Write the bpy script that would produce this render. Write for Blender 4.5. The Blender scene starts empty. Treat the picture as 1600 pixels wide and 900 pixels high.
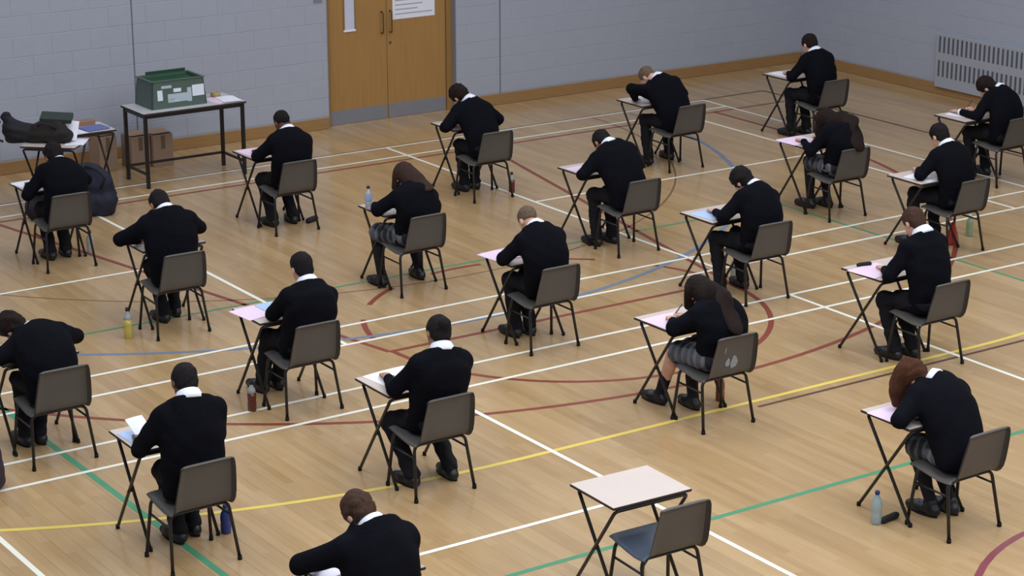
import bpy, bmesh, math, random
import numpy as np
from mathutils import Vector, Matrix

S = bpy.context.scene
C = S.collection
random.seed(7)

# ------------------------------------------------------------------ camera
F_PX, PITCH, YAW, ROLL = 3410.4, 0.29253, 0.59256, -0.00264
CAM = (-10.535, -18.182, 5.7136)
_fw = Vector((math.sin(YAW)*math.cos(PITCH), math.cos(YAW)*math.cos(PITCH), -math.sin(PITCH)))
_rt = Vector((math.cos(YAW), -math.sin(YAW), 0))
_up = _rt.cross(_fw)
_r2 = math.cos(ROLL)*_rt + math.sin(ROLL)*_up
_u2 = -math.sin(ROLL)*_rt + math.cos(ROLL)*_up
cd = bpy.data.cameras.new('camera')
cd.sensor_width = 36.0
cd.lens = F_PX/1600*36.0
cd.clip_end = 200
cam = bpy.data.objects.new('camera', cd)
C.objects.link(cam)
M = Matrix((_r2, _u2, -_fw)).transposed().to_4x4()
M.translation = CAM
cam.matrix_world = M
S.camera = cam

# ------------------------------------------------------------------ light
w = bpy.data.worlds.new('world')
S.world = w
w.use_nodes = True
w.node_tree.nodes['Background'].inputs[0].default_value = (0.52, 0.70, 1.0, 1)
w.node_tree.nodes['Background'].inputs[1].default_value = 0.38

def area(name, loc, sx, sy, power, col=(1, .97, .92), rot=(0, 0, 0)):
    l = bpy.data.lights.new(name, 'AREA')
    l.shape = 'RECTANGLE'; l.size = sx; l.size_y = sy; l.energy = power; l.color = col
    o = bpy.data.objects.new(name, l); C.objects.link(o)
    o.location = loc; o.rotation_euler = rot
    return o
# rows of rooflights over the hall
for ix, x in enumerate((-6.5, -1.0, 4.5)):
    for iy, y in enumerate((-15.0, -9.5, -4.0, 1.2)):
        area('rooflight', (x, y, 6.9), 2.6, 3.6, (250, 222, 155, 102)[iy], (.80, .90, 1.0))

S.view_settings.view_transform = 'Standard'
S.view_settings.look = 'None'
S.view_settings.gamma = 1.0
S.view_settings.use_curve_mapping = False
S.view_settings.exposure = 0.0

# ------------------------------------------------------------------ materials
MATS = {}
def lin(c):
    c = c/255.0
    return c/12.92 if c <= .04045 else ((c+.055)/1.055)**2.4
def rgb(r, g, b):
    return (lin(r), lin(g), lin(b), 1)
def mat(name, col, rough=.6, spec=.4, metal=0, noise=0, nscale=30, bump=0, bscale=80, sheen=0, stretch=None, coat=0, alpha=1, trans=0):
    if name in MATS: return MATS[name]
    m = bpy.data.materials.new(name); m.use_nodes = True
    nt = m.node_tree; b = nt.nodes['Principled BSDF']
    b.inputs['Base Color'].default_value = col
    b.inputs['Roughness'].default_value = rough
    b.inputs['Specular IOR Level'].default_value = spec
    b.inputs['Metallic'].default_value = metal
    b.inputs['Sheen Weight'].default_value = sheen
    b.inputs['Coat Weight'].default_value = coat
    b.inputs['Transmission Weight'].default_value = trans
    b.inputs['Alpha'].default_value = alpha
    tc = nt.nodes.new('ShaderNodeTexCoord')
    src = tc.outputs['Object']
    if stretch:
        mp = nt.nodes.new('ShaderNodeMapping'); mp.inputs['Scale'].default_value = stretch
        nt.links.new(src, mp.inputs['Vector']); src = mp.outputs['Vector']
    if noise:
        n = nt.nodes.new('ShaderNodeTexNoise'); n.inputs['Scale'].default_value = nscale; n.inputs['Detail'].default_value = 4
        nt.links.new(src, n.inputs['Vector'])
        mx = nt.nodes.new('ShaderNodeMix'); mx.data_type = 'RGBA'
        mx.inputs['A'].default_value = tuple(c*(1-noise) for c in col[:3])+(1,)
        mx.inputs['B'].default_value = tuple(min(1, c*(1+noise)) for c in col[:3])+(1,)
        nt.links.new(n.outputs['Fac'], mx.inputs['Factor'])
        nt.links.new(mx.outputs['Result'], b.inputs['Base Color'])
    if bump:
        n2 = nt.nodes.new('ShaderNodeTexNoise'); n2.inputs['Scale'].default_value = bscale; n2.inputs['Detail'].default_value = 3
        nt.links.new(src, n2.inputs['Vector'])
        bp = nt.nodes.new('ShaderNodeBump'); bp.inputs['Strength'].default_value = bump; bp.inputs['Distance'].default_value = .01
        nt.links.new(n2.outputs['Fac'], bp.inputs['Height']); nt.links.new(bp.outputs['Normal'], b.inputs['Normal'])
    MATS[name] = m
    return m

def board_material():
    m = bpy.data.materials.new('varnished_floor_board'); m.use_nodes = True
    nt = m.node_tree; N = nt.nodes; L = nt.links; b = N['Principled BSDF']
    geo = N.new('ShaderNodeNewGeometry')
    def mapped(sc):
        mp = N.new('ShaderNodeMapping'); mp.inputs['Scale'].default_value = sc
        L.new(geo.outputs['Position'], mp.inputs['Vector']); return mp
    # tone per strip: strips 65 mm wide, short lengths, offset per column
    br = N.new('ShaderNodeTexBrick')
    br.offset = .37; br.squash = 1
    br.inputs['Scale'].default_value = 1
    br.inputs['Mortar Size'].default_value = 0
    br.inputs['Brick Width'].default_value = .72
    br.inputs['Row Height'].default_value = .065
    br.inputs['Color1'].default_value = (0, 0, 0, 1); br.inputs['Color2'].default_value = (1, 1, 1, 1)
    mp = N.new('ShaderNodeMapping'); mp.inputs['Rotation'].default_value = (0, 0, math.pi/2)
    L.new(geo.outputs['Position'], mp.inputs['Vector']); L.new(mp.outputs['Vector'], br.inputs['Vector'])
    grain = N.new('ShaderNodeTexNoise'); grain.inputs['Scale'].default_value = 1; grain.inputs['Detail'].default_value = 5
    L.new(mapped((26, 1.6, 1)).outputs['Vector'], grain.inputs['Vector'])
    wear = N.new('ShaderNodeTexNoise'); wear.inputs['Scale'].default_value = 1.0; wear.inputs['Detail'].default_value = 3
    L.new(mapped((3.2, .55, 1)).outputs['Vector'], wear.inputs['Vector'])
    def mix(fac, a, bcol, ff=None):
        mx = N.new('ShaderNodeMix'); mx.data_type = 'RGBA'
        if isinstance(fac, float): mx.inputs['Factor'].default_value = fac
        else: L.new(fac, mx.inputs['Factor'])
        for k, v in (('A', a), ('B', bcol)):
            if isinstance(v, tuple): mx.inputs[k].default_value = v
            else: L.new(v, mx.inputs[k])
        return mx.outputs['Result']
    c1 = mix(br.outputs['Color'], rgb(166, 128, 84), rgb(196, 162, 118))
    c2 = mix(grain.outputs['Fac'], rgb(150, 112, 68), rgb(202, 170, 128))
    c3 = mix(.5, c1, c2)
    c4 = mix(wear.outputs['Fac'], rgb(146, 108, 62), rgb(206, 178, 138))
    c5 = mix(.35, c3, c4)
    hs = N.new('ShaderNodeHueSaturation'); 
    mr = N.new('ShaderNodeMapRange'); mr.inputs['To Min'].default_value = .93; mr.inputs['To Max'].default_value = 1.07
    L.new(geo.outputs['Random Per Island'], mr.inputs['Value']); 
    oi = N.new('ShaderNodeObjectInfo')
    mr2 = N.new('ShaderNodeMapRange'); mr2.inputs['To Min'].default_value = .94; mr2.inputs['To Max'].default_value = 1.06
    L.new(oi.outputs['Random'], mr2.inputs['Value'])
    mu = N.new('ShaderNodeMath'); mu.operation = 'MULTIPLY'
    L.new(mr.outputs['Result'], mu.inputs[0]); L.new(mr2.outputs['Result'], mu.inputs[1])
    L.new(mu.outputs[0], hs.inputs['Value']); L.new(c5, hs.inputs['Color'])
    L.new(hs.outputs['Color'], b.inputs['Base Color'])
    b.inputs['Roughness'].default_value = .30
    b.inputs['Specular IOR Level'].default_value = .5
    rr = N.new('ShaderNodeMapRange'); rr.inputs['To Min'].default_value = .12; rr.inputs['To Max'].default_value = .28
    L.new(wear.outputs['Fac'], rr.inputs['Value']); L.new(rr.outputs['Result'], b.inputs['Roughness'])
    return m

M_WALL = mat('painted_block', rgb(168, 170, 181), .55, .35, noise=.05, nscale=3, bump=.25, bscale=60)
M_JOINT = mat('painted_mortar', rgb(166, 168, 179), .7, .2, noise=.05, nscale=4)
M_SEAL = mat('joint_sealant', rgb(108, 110, 124), .7, .2, noise=.1)
M_SKIRT = mat('varnished_skirting', rgb(158, 120, 76), .45, .35, noise=.15, nscale=5, stretch=(1, 1, 12))
M_DOOR = mat('oak_veneer', rgb(168, 126, 73), .45, .35, noise=.16, nscale=4, stretch=(7, 7, .5))
M_DOORF = mat('oak_frame', rgb(150, 114, 66), .45, .35, noise=.12, nscale=5, stretch=(9, 9, .6))
M_STEEL = mat('brushed_kick_plate', rgb(150, 152, 160), .4, .5, metal=.5, noise=.06, nscale=9)
M_PAPERW = mat('white_notice_paper', rgb(235, 232, 240), .7, .2, noise=.03)
M_GLASS = mat('frosted_pane', rgb(206, 206, 224), .25, .5, noise=.06, nscale=6)
M_HEAT = mat('heater_enamel', rgb(166, 167, 174), .5, .35, noise=.03)
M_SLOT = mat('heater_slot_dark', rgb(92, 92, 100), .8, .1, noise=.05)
M_CHAIR = mat('grey_polypropylene', rgb(86, 81, 77), .45, .4, noise=.07, nscale=7, bump=.12, bscale=260)
M_CHAIRB = mat('blue_grey_polypropylene', rgb(78, 86, 100), .4, .45, noise=.07, nscale=7, bump=.12, bscale=260)
M_TUBE = mat('black_steel_tube', rgb(32, 29, 30), .35, .5, metal=.2, noise=.05)
M_TIP = mat('rubber_tip', rgb(22, 21, 21), .8, .2, noise=.05)
M_TOP = mat('beige_laminate', rgb(206, 188, 178), .4, .35, noise=.04, nscale=9)
M_EDGE = mat('dark_board_edge', rgb(58, 46, 40), .6, .3, noise=.1)
M_WHITE = mat('white_line_paint', rgb(240, 234, 218), .45, .4, noise=.05, nscale=5)
M_RED = mat('red_line_paint', rgb(134, 64, 48), .45, .4, noise=.15, nscale=5)
M_YEL = mat('yellow_line_paint', rgb(226, 196, 92), .45, .4, noise=.08, nscale=5)
M_GRN = mat('green_line_paint', rgb(74, 142, 104), .45, .4, noise=.1, nscale=5)
M_BLUE = mat('blue_line_paint', rgb(112, 126, 148), .45, .4, noise=.1, nscale=5)
M_BLK = mat('black_line_paint', rgb(92, 62, 42), .45, .4, noise=.15, nscale=5)
M_PURP = mat('plum_line_paint', rgb(134, 66, 74), .45, .4, noise=.1, nscale=5)
M_SWEAT = mat('black_knit', rgb(14, 14, 20), .95, .08, noise=.12, nscale=14, bump=.5, bscale=55, sheen=.0)
M_TROU = mat('charcoal_cloth', rgb(30, 29, 33), .9, .12, noise=.12, nscale=12, bump=.4, bscale=40)
M_SHIRT = mat('white_cotton', rgb(236, 236, 244), .8, .2, noise=.03, bump=.2, bscale=90)
M_SHOE = mat('black_leather', rgb(24, 23, 25), .4, .45, noise=.1)
M_SOLE = mat('rubber_sole', rgb(30, 28, 28), .8, .2, noise=.1)
M_TIGHT = mat('black_tights', rgb(32, 29, 33), .85, .2, noise=.1)
M_EYE = mat('eye_white', rgb(225, 220, 215), .2, .5, noise=.01)
M_IRIS = mat('eye_iris', rgb(50, 35, 25), .2, .5, noise=.05)
M_LIP = mat('lip', rgb(168, 96, 88), .5, .4, noise=.05)
def skinmat(name, c): return mat(name, c, .55, .35, noise=.06, nscale=25)
SK_L = skinmat('fair_skin', rgb(214, 164, 140))
SK_M = skinmat('olive_skin', rgb(176, 122, 92))
SK_D = skinmat('brown_skin', rgb(110, 72, 54))
def hairmat(name, c): return mat(name, c, .7, .12, noise=.45, nscale=16, stretch=(5, 5, 1), bump=1.0, bscale=30)
H_BLACK = hairmat('black_hair', rgb(32, 27, 28))
H_DARK = hairmat('dark_brown_hair', rgb(38, 27, 24))
H_BROWN = hairmat('brown_hair', rgb(74, 52, 42))
H_CHEST = hairmat('chestnut_hair', rgb(60, 42, 35))
H_FAIR = hairmat('cropped_fair_hair', rgb(112, 92, 76))
H_AUB = hairmat('auburn_hair', rgb(78, 46, 31))

def plaid_material():
    m = bpy.data.materials.new('grey_plaid_cloth'); m.use_nodes = True
    nt = m.node_tree; b = nt.nodes['Principled BSDF']; L = nt.links
    tc = nt.nodes.new('ShaderNodeTexCoord')
    outs = []
    for d in ('X', 'Y'):
        wv = nt.nodes.new('ShaderNodeTexWave'); wv.wave_type = 'BANDS'; wv.bands_direction = d
        wv.inputs['Scale'].default_value = 4.2; wv.inputs['Distortion'].default_value = .3
        L.new(tc.outputs['Object'], wv.inputs['Vector'])
        r = nt.nodes.new('ShaderNodeValToRGB'); r.color_ramp.elements[0].position = .55; r.color_ramp.elements[1].position = .7
        L.new(wv.outputs['Fac'], r.inputs['Fac']); outs.append(r.outputs['Color'])
    ad = nt.nodes.new('ShaderNodeMath'); ad.operation = 'ADD'
    L.new(outs[0], ad.inputs[0]); L.new(outs[1], ad.inputs[1])
    dv = nt.nodes.new('ShaderNodeMath'); dv.operation = 'MULTIPLY'; dv.inputs[1].default_value = .5
    L.new(ad.outputs[0], dv.inputs[0])
    mx = nt.nodes.new('ShaderNodeMix'); mx.data_type = 'RGBA'
    mx.inputs['A'].default_value = rgb(30, 30, 35); mx.inputs['B'].default_value = rgb(104, 106, 114)
    L.new(dv.outputs[0], mx.inputs['Factor']); L.new(mx.outputs['Result'], b.inputs['Base Color'])
    b.inputs['Roughness'].default_value = .9
    return m
M_PLAID = plaid_material()
M_BOARD = board_material()

# ------------------------------------------------------------------ helpers
def link(o, parent=None):
    C.objects.link(o)
    if parent is not None: o.parent = parent
    return o
def tag(o, label, cat, group=None):
    o['label'] = label; o['category'] = cat
    if group: o['group'] = group
    return o
def empty(name, loc=(0, 0, 0), rz=0):
    o = bpy.data.objects.new(name, None); C.objects.link(o)
    o.location = loc; o.rotation_euler = (0, 0, rz); o.empty_display_size = .1
    return o
def mesh_obj(name, me, m=None, parent=None):
    if m is not None and not me.materials: me.materials.append(m)
    return link(bpy.data.objects.new(name, me), parent)
def bm_mesh(name, bm, smooth=False):
    me = bpy.data.meshes.new(name); bm.normal_update(); bm.to_mesh(me); bm.free()
    if smooth: me.polygons.foreach_set('use_smooth', [True]*len(me.polygons))
    return me
def add_box(bm, lo, hi, bev=0, mi=0):
    v = [bm.verts.new((x, y, z)) for x in (lo[0], hi[0]) for y in (lo[1], hi[1]) for z in (lo[2], hi[2])]
    fs = [bm.faces.new([v[i] for i in f]) for f in ((0, 1, 3, 2), (4, 6, 7, 5), (0, 4, 5, 1), (2, 3, 7, 6), (0, 2, 6, 4), (1, 5, 7, 3))]
    for f in fs: f.material_index = mi
    if bev:
        es = list({e for f in fs for e in f.edges})
        bmesh.ops.bevel(bm, geom=es, offset=bev, segments=1, affect='EDGES')
    return fs
def box_mesh(name, lo, hi, bev=0):
    bm = bmesh.new(); add_box(bm, lo, hi, bev); return bm_mesh(name, bm)
def box(name, lo, hi, m, parent=None, bev=0):
    return mesh_obj(name, box_mesh(name, lo, hi, bev), m, parent)
def add_tube(bm, pts, r, seg=8, cap=True, radii=None):
    pts = [Vector(p) for p in pts]; rings = []
    prev = None
    for i, p in enumerate(pts):
        t = (pts[min(i+1, len(pts)-1)]-pts[max(i-1, 0)]).normalized()
        a = prev if prev is not None else (Vector((0, 0, 1)) if abs(t.z) < .9 else Vector((0, 1, 0)))
        u = (a-t*a.dot(t)).normalized(); prev = u; v = t.cross(u)
        rr = radii[i] if radii else r
        rings.append([bm.verts.new(p+rr*(math.cos(2*math.pi*k/seg)*u+math.sin(2*math.pi*k/seg)*v)) for k in range(seg)])
    for a, b in zip(rings, rings[1:]):
        for k in range(seg):
            f = bm.faces.new((a[k], a[(k+1) % seg], b[(k+1) % seg], b[k])); f.smooth = True
    if cap:
        bm.faces.new(rings[0][::-1]); bm.faces.new(rings[-1])
def tube_mesh(name, pts, r, seg=8, radii=None):
    bm = bmesh.new(); add_tube(bm, pts, r, seg, True, radii); return bm_mesh(name, bm)
def bend(pts, rad=.04, n=4):
    """round the inner corners of a polyline"""
    pts = [Vector(p) for p in pts]; out = [pts[0]]
    for a, b, c in zip(pts, pts[1:], pts[2:]):
        d1 = (a-b); d2 = (c-b); r = min(rad, d1.length*.45, d2.length*.45)
        p, q = b+d1.normalized()*r, b+d2.normalized()*r
        for i in range(n+1):
            t = i/n; out.append((1-t)**2*p+2*t*(1-t)*b+t*t*q)
    out.append(pts[-1]); return out
def lathe_mesh(name, prof, seg=16):
    bm = bmesh.new(); rings = []
    for r, z in prof:
        rings.append([bm.verts.new((r*math.cos(2*math.pi*k/seg), r*math.sin(2*math.pi*k/seg), z)) for k in range(seg)])
    for a, b in zip(rings, rings[1:]):
        for k in range(seg):
            f = bm.faces.new((a[k], a[(k+1) % seg], b[(k+1) % seg], b[k])); f.smooth = True
    bm.faces.new(rings[0][::-1]); bm.faces.new(rings[-1])
    return bm_mesh(name, bm)
def copy_tree(o, parent=None):
    c = o.copy(); C.objects.link(c); c.parent = parent
    for ch in o.children:
        copy_tree(ch, c)
    return c

# ---- smooth-union distance fields meshed with surface nets
class Field:
    def __init__(self, lo, hi, h):
        self.lo = np.array(lo, np.float32); self.h = h
        self.n = np.ceil((np.array(hi)-np.array(lo))/h).astype(int)+1
        self.d = np.full(self.n, .2, np.float32)
    def _blk(self, a, b):
        i0 = np.clip(np.floor((a-self.lo)/self.h).astype(int), 0, self.n-1)
        i1 = np.clip(np.ceil((b-self.lo)/self.h).astype(int)+1, 1, self.n)
        sl = tuple(slice(x, y) for x, y in zip(i0, i1))
        ax = [self.lo[k]+self.h*np.arange(i0[k], i1[k], dtype=np.float32) for k in range(3)]
        return sl, ax[0][:, None, None], ax[1][None, :, None], ax[2][None, None, :]
    def _put(self, sl, p, k, op):
        d = self.d[sl]
        if op == 'sub':
            p = -p
            h = np.clip(.5-.5*(d-p)/k, 0, 1) if k > 0 else None
            self.d[sl] = np.maximum(d, p) if k <= 0 else d*(1-h)+p*h+k*h*(1-h)
        else:
            h = np.clip(.5+.5*(p-d)/k, 0, 1)
            self.d[sl] = p*(1-h)+d*h-k*h*(1-h)
    def cone(self, a, b, ra, rb, k=.02, flat=1, nrm=None, op='add'):
        a = np.array(a, np.float32); b = np.array(b, np.float32)
        m = max(ra, rb)+k+2*self.h
        sl, X, Y, Z = self._blk(np.minimum(a, b)-m, np.maximum(a, b)+m)
        ab = b-a; L2 = max(float(ab@ab), 1e-9)
        px, py, pz = X-a[0], Y-a[1], Z-a[2]
        t = np.clip((px*ab[0]+py*ab[1]+pz*ab[2])/L2, 0, 1)
        vx, vy, vz = px-t*ab[0], py-t*ab[1], pz-t*ab[2]
        sc = 1
        if flat != 1:
            n = np.array(nrm, np.float32); n /= np.linalg.norm(n)
            vn = (vx*n[0]+vy*n[1]+vz*n[2])*(1/flat-1)
            vx, vy, vz = vx+n[0]*vn, vy+n[1]*vn, vz+n[2]*vn; sc = min(flat, 1)
        d = (np.sqrt(vx*vx+vy*vy+vz*vz)-(ra+(rb-ra)*t))*sc
        self._put(sl, d, k, op)
    def ell(self, c, ax, fr=None, k=.02, op='add'):
        c = np.array(c, np.float32); m = max(ax)+k+2*self.h
        sl, X, Y, Z = self._blk(c-m, c+m)
        px, py, pz = X-c[0], Y-c[1], Z-c[2]
        if fr is None: fr = np.eye(3)
        q = 0; g = 0
        for i in range(3):
            e = fr[i]; w_ = px*e[0]+py*e[1]+pz*e[2]
            q = q+(w_/ax[i])**2; g = g+(w_/ax[i]**2)**2
        q = np.sqrt(q); g = np.sqrt(g)+1e-6
        self._put(sl, q*(q-1)/g, k, op)
    def cut(self, p, n):
        """remove everything on the +n side of the plane through p"""
        p = np.array(p, float); n = np.array(n, float); n /= np.linalg.norm(n)
        ax = [self.lo[k]+self.h*np.arange(self.n[k], dtype=np.float32) for k in range(3)]
        pl = (ax[0][:, None, None]-p[0])*n[0]+(ax[1][None, :, None]-p[1])*n[1]+(ax[2][None, None, :]-p[2])*n[2]
        self.d = np.maximum(self.d, pl.astype(np.float32))
    def cut_near(self, p, n, R):
        p = np.array(p, float); n = np.array(n, float); n /= np.linalg.norm(n)
        sl, X, Y, Z = self._blk(p-R-.02, p+R+.02)
        pl = (X-p[0])*n[0]+(Y-p[1])*n[1]+(Z-p[2])*n[2]
        ins = np.sqrt((X-p[0])**2+(Y-p[1])**2+(Z-p[2])**2)-R
        self.d[sl] = np.maximum(self.d[sl], np.minimum(pl, -ins)).astype(np.float32)
    def folds(self, amp, wl, seed):
        rs = np.random.RandomState(seed)
        ax = [self.lo[k]+self.h*np.arange(self.n[k], dtype=np.float32) for k in range(3)]
        X, Y, Z = ax[0][:, None, None], ax[1][None, :, None], ax[2][None, None, :]
        s = 0
        for i in range(5):
            v = rs.normal(size=3); v = v/np.linalg.norm(v)*2*math.pi/(wl*(.6+.3*i)); ph = rs.uniform(0, 6.28)
            s = s+np.sin(X*v[0]+Y*v[1]+Z*v[2]+ph)
        self.d += (amp/3*s).astype(np.float32)
    def mesh(self, name):
        d = self.d; d[0] = d[-1] = .2; d[:, 0] = d[:, -1] = .2; d[:, :, 0] = d[:, :, -1] = .2
        s = d < 0
        cnt = np.zeros(np.array(d.shape)-1, np.int8)
        for i in (0, 1):
            for j in (0, 1):
                for k in (0, 1):
                    cnt += s[i:i+cnt.shape[0], j:j+cnt.shape[1], k:k+cnt.shape[2]]
        act = np.argwhere((cnt > 0) & (cnt < 8))
        idx = np.full(cnt.shape, -1, np.int32)
        idx[act[:, 0], act[:, 1], act[:, 2]] = np.arange(len(act))
        cor = [(i, j, k) for i in (0, 1) for j in (0, 1) for k in (0, 1)]
        val = {c: d[act[:, 0]+c[0], act[:, 1]+c[1], act[:, 2]+c[2]] for c in cor}
        acc = np.zeros((len(act), 3)); num = np.zeros(len(act))
        for a in cor:
            for ax in range(3):
                if a[ax]: continue
                b = list(a); b[ax] = 1; b = tuple(b)
                va, vb = val[a], val[b]; m = (va < 0) != (vb < 0)
                t = np.where(m, va/np.where(m, va-vb, 1), 0)
                p = np.tile(np.array(a, float), (len(act), 1)); p[:, ax] += t
                acc += p*m[:, None]; num += m
        co = self.lo+self.h*(act+acc/num[:, None])
        quads = []
        for ax in range(3):
            u, v = (ax+1) % 3, (ax+2) % 3
            sa = np.moveaxis(s, ax, 0); e = np.argwhere(np.moveaxis(sa[:-1] != sa[1:], 0, ax))
            e = e[(e[:, u] > 0) & (e[:, v] > 0)]
            ins = s[e[:, 0], e[:, 1], e[:, 2]]
            def cell(du, dv):
                c = e.copy(); c[:, u] += du; c[:, v] += dv
                return idx[c[:, 0], c[:, 1], c[:, 2]]
            qd = np.stack([cell(-1, -1), cell(0, -1), cell(0, 0), cell(-1, 0)], 1)
            qd[~ins] = qd[~ins][:, ::-1]
            quads.append(qd)
        qd = np.concatenate(quads)
        # two light smoothing passes
        for _ in range(2):
            a = qd.ravel(); b = np.roll(qd, -1, 1).ravel()
            w_ = np.maximum(np.bincount(a, minlength=len(co)), 1)
            sm = np.stack([np.bincount(a, co[b, i], minlength=len(co)) for i in range(3)], 1)
            co = .5*co+.5*sm/w_[:, None]
        me = bpy.data.meshes.new(name)
        me.vertices.add(len(co)); me.vertices.foreach_set('co', co.astype(np.float32).ravel())
        me.loops.add(len(qd)*4); me.loops.foreach_set('vertex_index', qd.astype(np.int32).ravel())
        me.polygons.add(len(qd)); me.polygons.foreach_set('loop_start', np.arange(0, len(qd)*4, 4, dtype=np.int32))
        me.polygons.foreach_set('use_smooth', np.ones(len(qd), bool))
        me.update(calc_edges=True)
        return me

# ------------------------------------------------------------------ the hall
YW, XW = 4.30, 9.42          # faces of the back wall and the right wall
def proj(p):
    v = Vector(p)-Vector(CAM); z = v.dot(_fw)
    return 800+F_PX*v.dot(_r2)/z, 450-F_PX*v.dot(_u2)/z

floor = box('floor', (-12.5, -22, -.12), (XW+.1, YW+.3, -.0205), mat('floor_batten', rgb(96, 74, 50), .8, noise=.1))
floor['kind'] = 'structure'; floor['label'] = 'varnished strip-wood sports hall floor'
BW, BL, GAP = .13, 3.7, .0008
def board_bm(bm, x0, y0, x1, y1):
    add_box(bm, (x0+GAP/2, y0+GAP/2, -.02), (x1-GAP/2, y1-GAP/2, 0))
boards = []
ncol = int((XW+12.4)/BW)
for i in range(ncol):
    x0 = XW-(i+1)*BW
    y1 = YW+.0
    y0 = YW-(BL*(((i*5) % 8)+1)/8)
    while y1 > -21.5:
        boards.append((x0, y0, x0+BW, y1)); y1 = y0; y0 -= BL
def vis(b):
    for t in (0, .25, .5, .75, 1):
        u, v = proj((b[0]+BW/2, b[1]+(b[3]-b[1])*t, 0))
        if -20 < u < 1620 and -20 < v < 920: return True
    return False
inview = sorted([b for b in boards if vis(b)], key=lambda b: (Vector(((b[0]+b[2])/2, (b[1]+b[3])/2, 0))-Vector(CAM)).length)
named = set(inview[:300])
cache = {}
rest = bmesh.new()
for b in boards:
    if b in named:
        L = round(b[3]-b[1], 4)
        if L not in cache:
            bm = bmesh.new(); add_box(bm, (GAP/2, GAP/2, -.02), (BW-GAP/2, L-GAP/2, 0)  , .0006)
            cache[L] = bm_mesh('floor_board', bm); cache[L].materials.append(M_BOARD)
        o = mesh_obj('floor_board', cache[L], None, floor); o.location = (b[0], b[1], 0)
    else:
        board_bm(rest, *b)
o = mesh_obj('floor_boards', bm_mesh('floor_boards', rest), M_BOARD, floor); o['kind'] = 'stuff'

# painted court lines
def strip(name, pts, wd, m, z, label=None, closed=False):
    bm = bmesh.new(); pts = [Vector((p[0], p[1], 0)) for p in pts]; n = len(pts); L = []
    for i, p in enumerate(pts):
        if closed: t = pts[(i+1) % n]-pts[i-1]
        else: t = pts[min(i+1, n-1)]-pts[max(i-1, 0)]
        t.normalize(); nn = Vector((-t.y, t.x, 0))*wd/2
        L.append((bm.verts.new((p.x+nn.x, p.y+nn.y, z)), bm.verts.new((p.x-nn.x, p.y-nn.y, z))))
    for i in range(n if closed else n-1):
        a, b = L[i], L[(i+1) % n]
        bm.faces.new((a[1], b[1], b[0], a[0]))
    o = mesh_obj(name, bm_mesh(name, bm), m, floor)
    if label: o['label'] = label
    return o
def arc(cx, cy, r, a0, a1, n=60):
    return [(cx+r*math.cos(math.radians(a0+(a1-a0)*i/n)), cy+r*math.sin(math.radians(a0+(a1-a0)*i/n))) for i in range(n+1)]
Z1, Z2, Z3 = .0008, .0012, .0016
# netball (dark brown)
strip('court_line', [(-7.65, 3.06), (7.7, 3.06)], .04, M_BLK, Z1, 'dark netball base line')
strip('court_line', [(7.7, 3.06), (7.7, -21)], .04, M_BLK, Z1, 'dark netball side line')
strip('court_line', [(-.15, -6.14), (7.7, -6.14)], .035, M_BLK, Z1, 'dark netball third line')
strip('court_line', arc(0, 3.05, 4.92, 180, 360), .022, mat('worn_brown_paint', rgb(124, 92, 60), .45, .4, noise=.15, nscale=5), Z1, 'dark netball shooting arc')
# basketball (red)
strip('court_line', [(-7.4, 2.40), (7.5, 2.40)], .045, M_RED, Z1, 'red basketball base line')
strip('court_line', [(-2.98, 2.4), (-1.8, -3.39)], .05, M_RED, Z1, 'red key line')
strip('court_line', [(2.98, 2.4), (1.8, -3.39)], .05, M_RED, Z1, 'red key line')
strip('court_line', [(-1.8, -3.39), (1.8, -3.39)], .05, M_RED, Z2, 'red free-throw line')
strip('court_line', arc(0, -3.39, 1.77, 180, 360), .05, M_RED, Z1, 'red free-throw semicircle')
for a in (20, 56, 92, 128, 160):
    strip('court_line', arc(0, -3.39, 1.77, a-10, a+8, 8), .05, M_RED, Z1, 'red free-throw dash')
strip('court_line', [(-6.21, 2.4), (-6.21, .85)] + arc(.07, .85, 6.28, 180, 360, 90) + [(6.35, 2.4)], .05, M_RED, Z1, 'red three-point arc')
strip('court_line', arc(0, -10.75, 1.76, 0, 360, 60)[:-1], .05, M_PURP, Z1, 'plum centre circle', closed=True)
# goal area (blue), goal arc (yellow)
strip('court_line', arc(-.55, 2.93, 5.99, 180, 360, 80), .05, M_BLUE, Z2, 'blue goal-area arc')
strip('court_line', arc(-2.26, 1.9, 7.92, 190, 270, 40)+arc(2.26, 1.9, 7.93, 270, 350, 40), .045, M_YEL, Z2, 'yellow arc')
# volleyball (green)
strip('court_line', [(-4.96, -1.52), (-4.96, -20)], .05, M_GRN, Z1, 'green volleyball side line')
strip('court_line', [(4.05, -1.52), (4.05, -20)], .035, M_GRN, Z1, 'green volleyball side line')
strip('court_line', [(-4.96, -1.52), (4.05, -1.52)], .035, M_GRN, Z1, 'green volleyball end line')
strip('court_line', [(-4.96, -7.66), (4.05, -7.66)], .045, M_GRN, Z1, 'green volleyball attack line')
# badminton (white), two courts
for cy in (0.0, -7.06):
    for y in (3.03, 2.57, -2.57, -3.03):
        strip('court_line', [(-6.7, cy+y), (6.7, cy+y)], .04, M_WHITE, Z3, 'white badminton side line')
    for x in (-6.68, -5.92, -2.0, 2.0, 5.92, 6.68):
        strip('court_line', [(x, cy-3.05), (x, cy+3.05)], .04, M_WHITE, Z3+.0003, 'white badminton cross line')
    for s in (-1, 1):
        strip('court_line', [(s*2.0, cy), (s*6.68, cy)], .04, M_WHITE, Z3+.0006, 'white badminton centre line')

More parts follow.
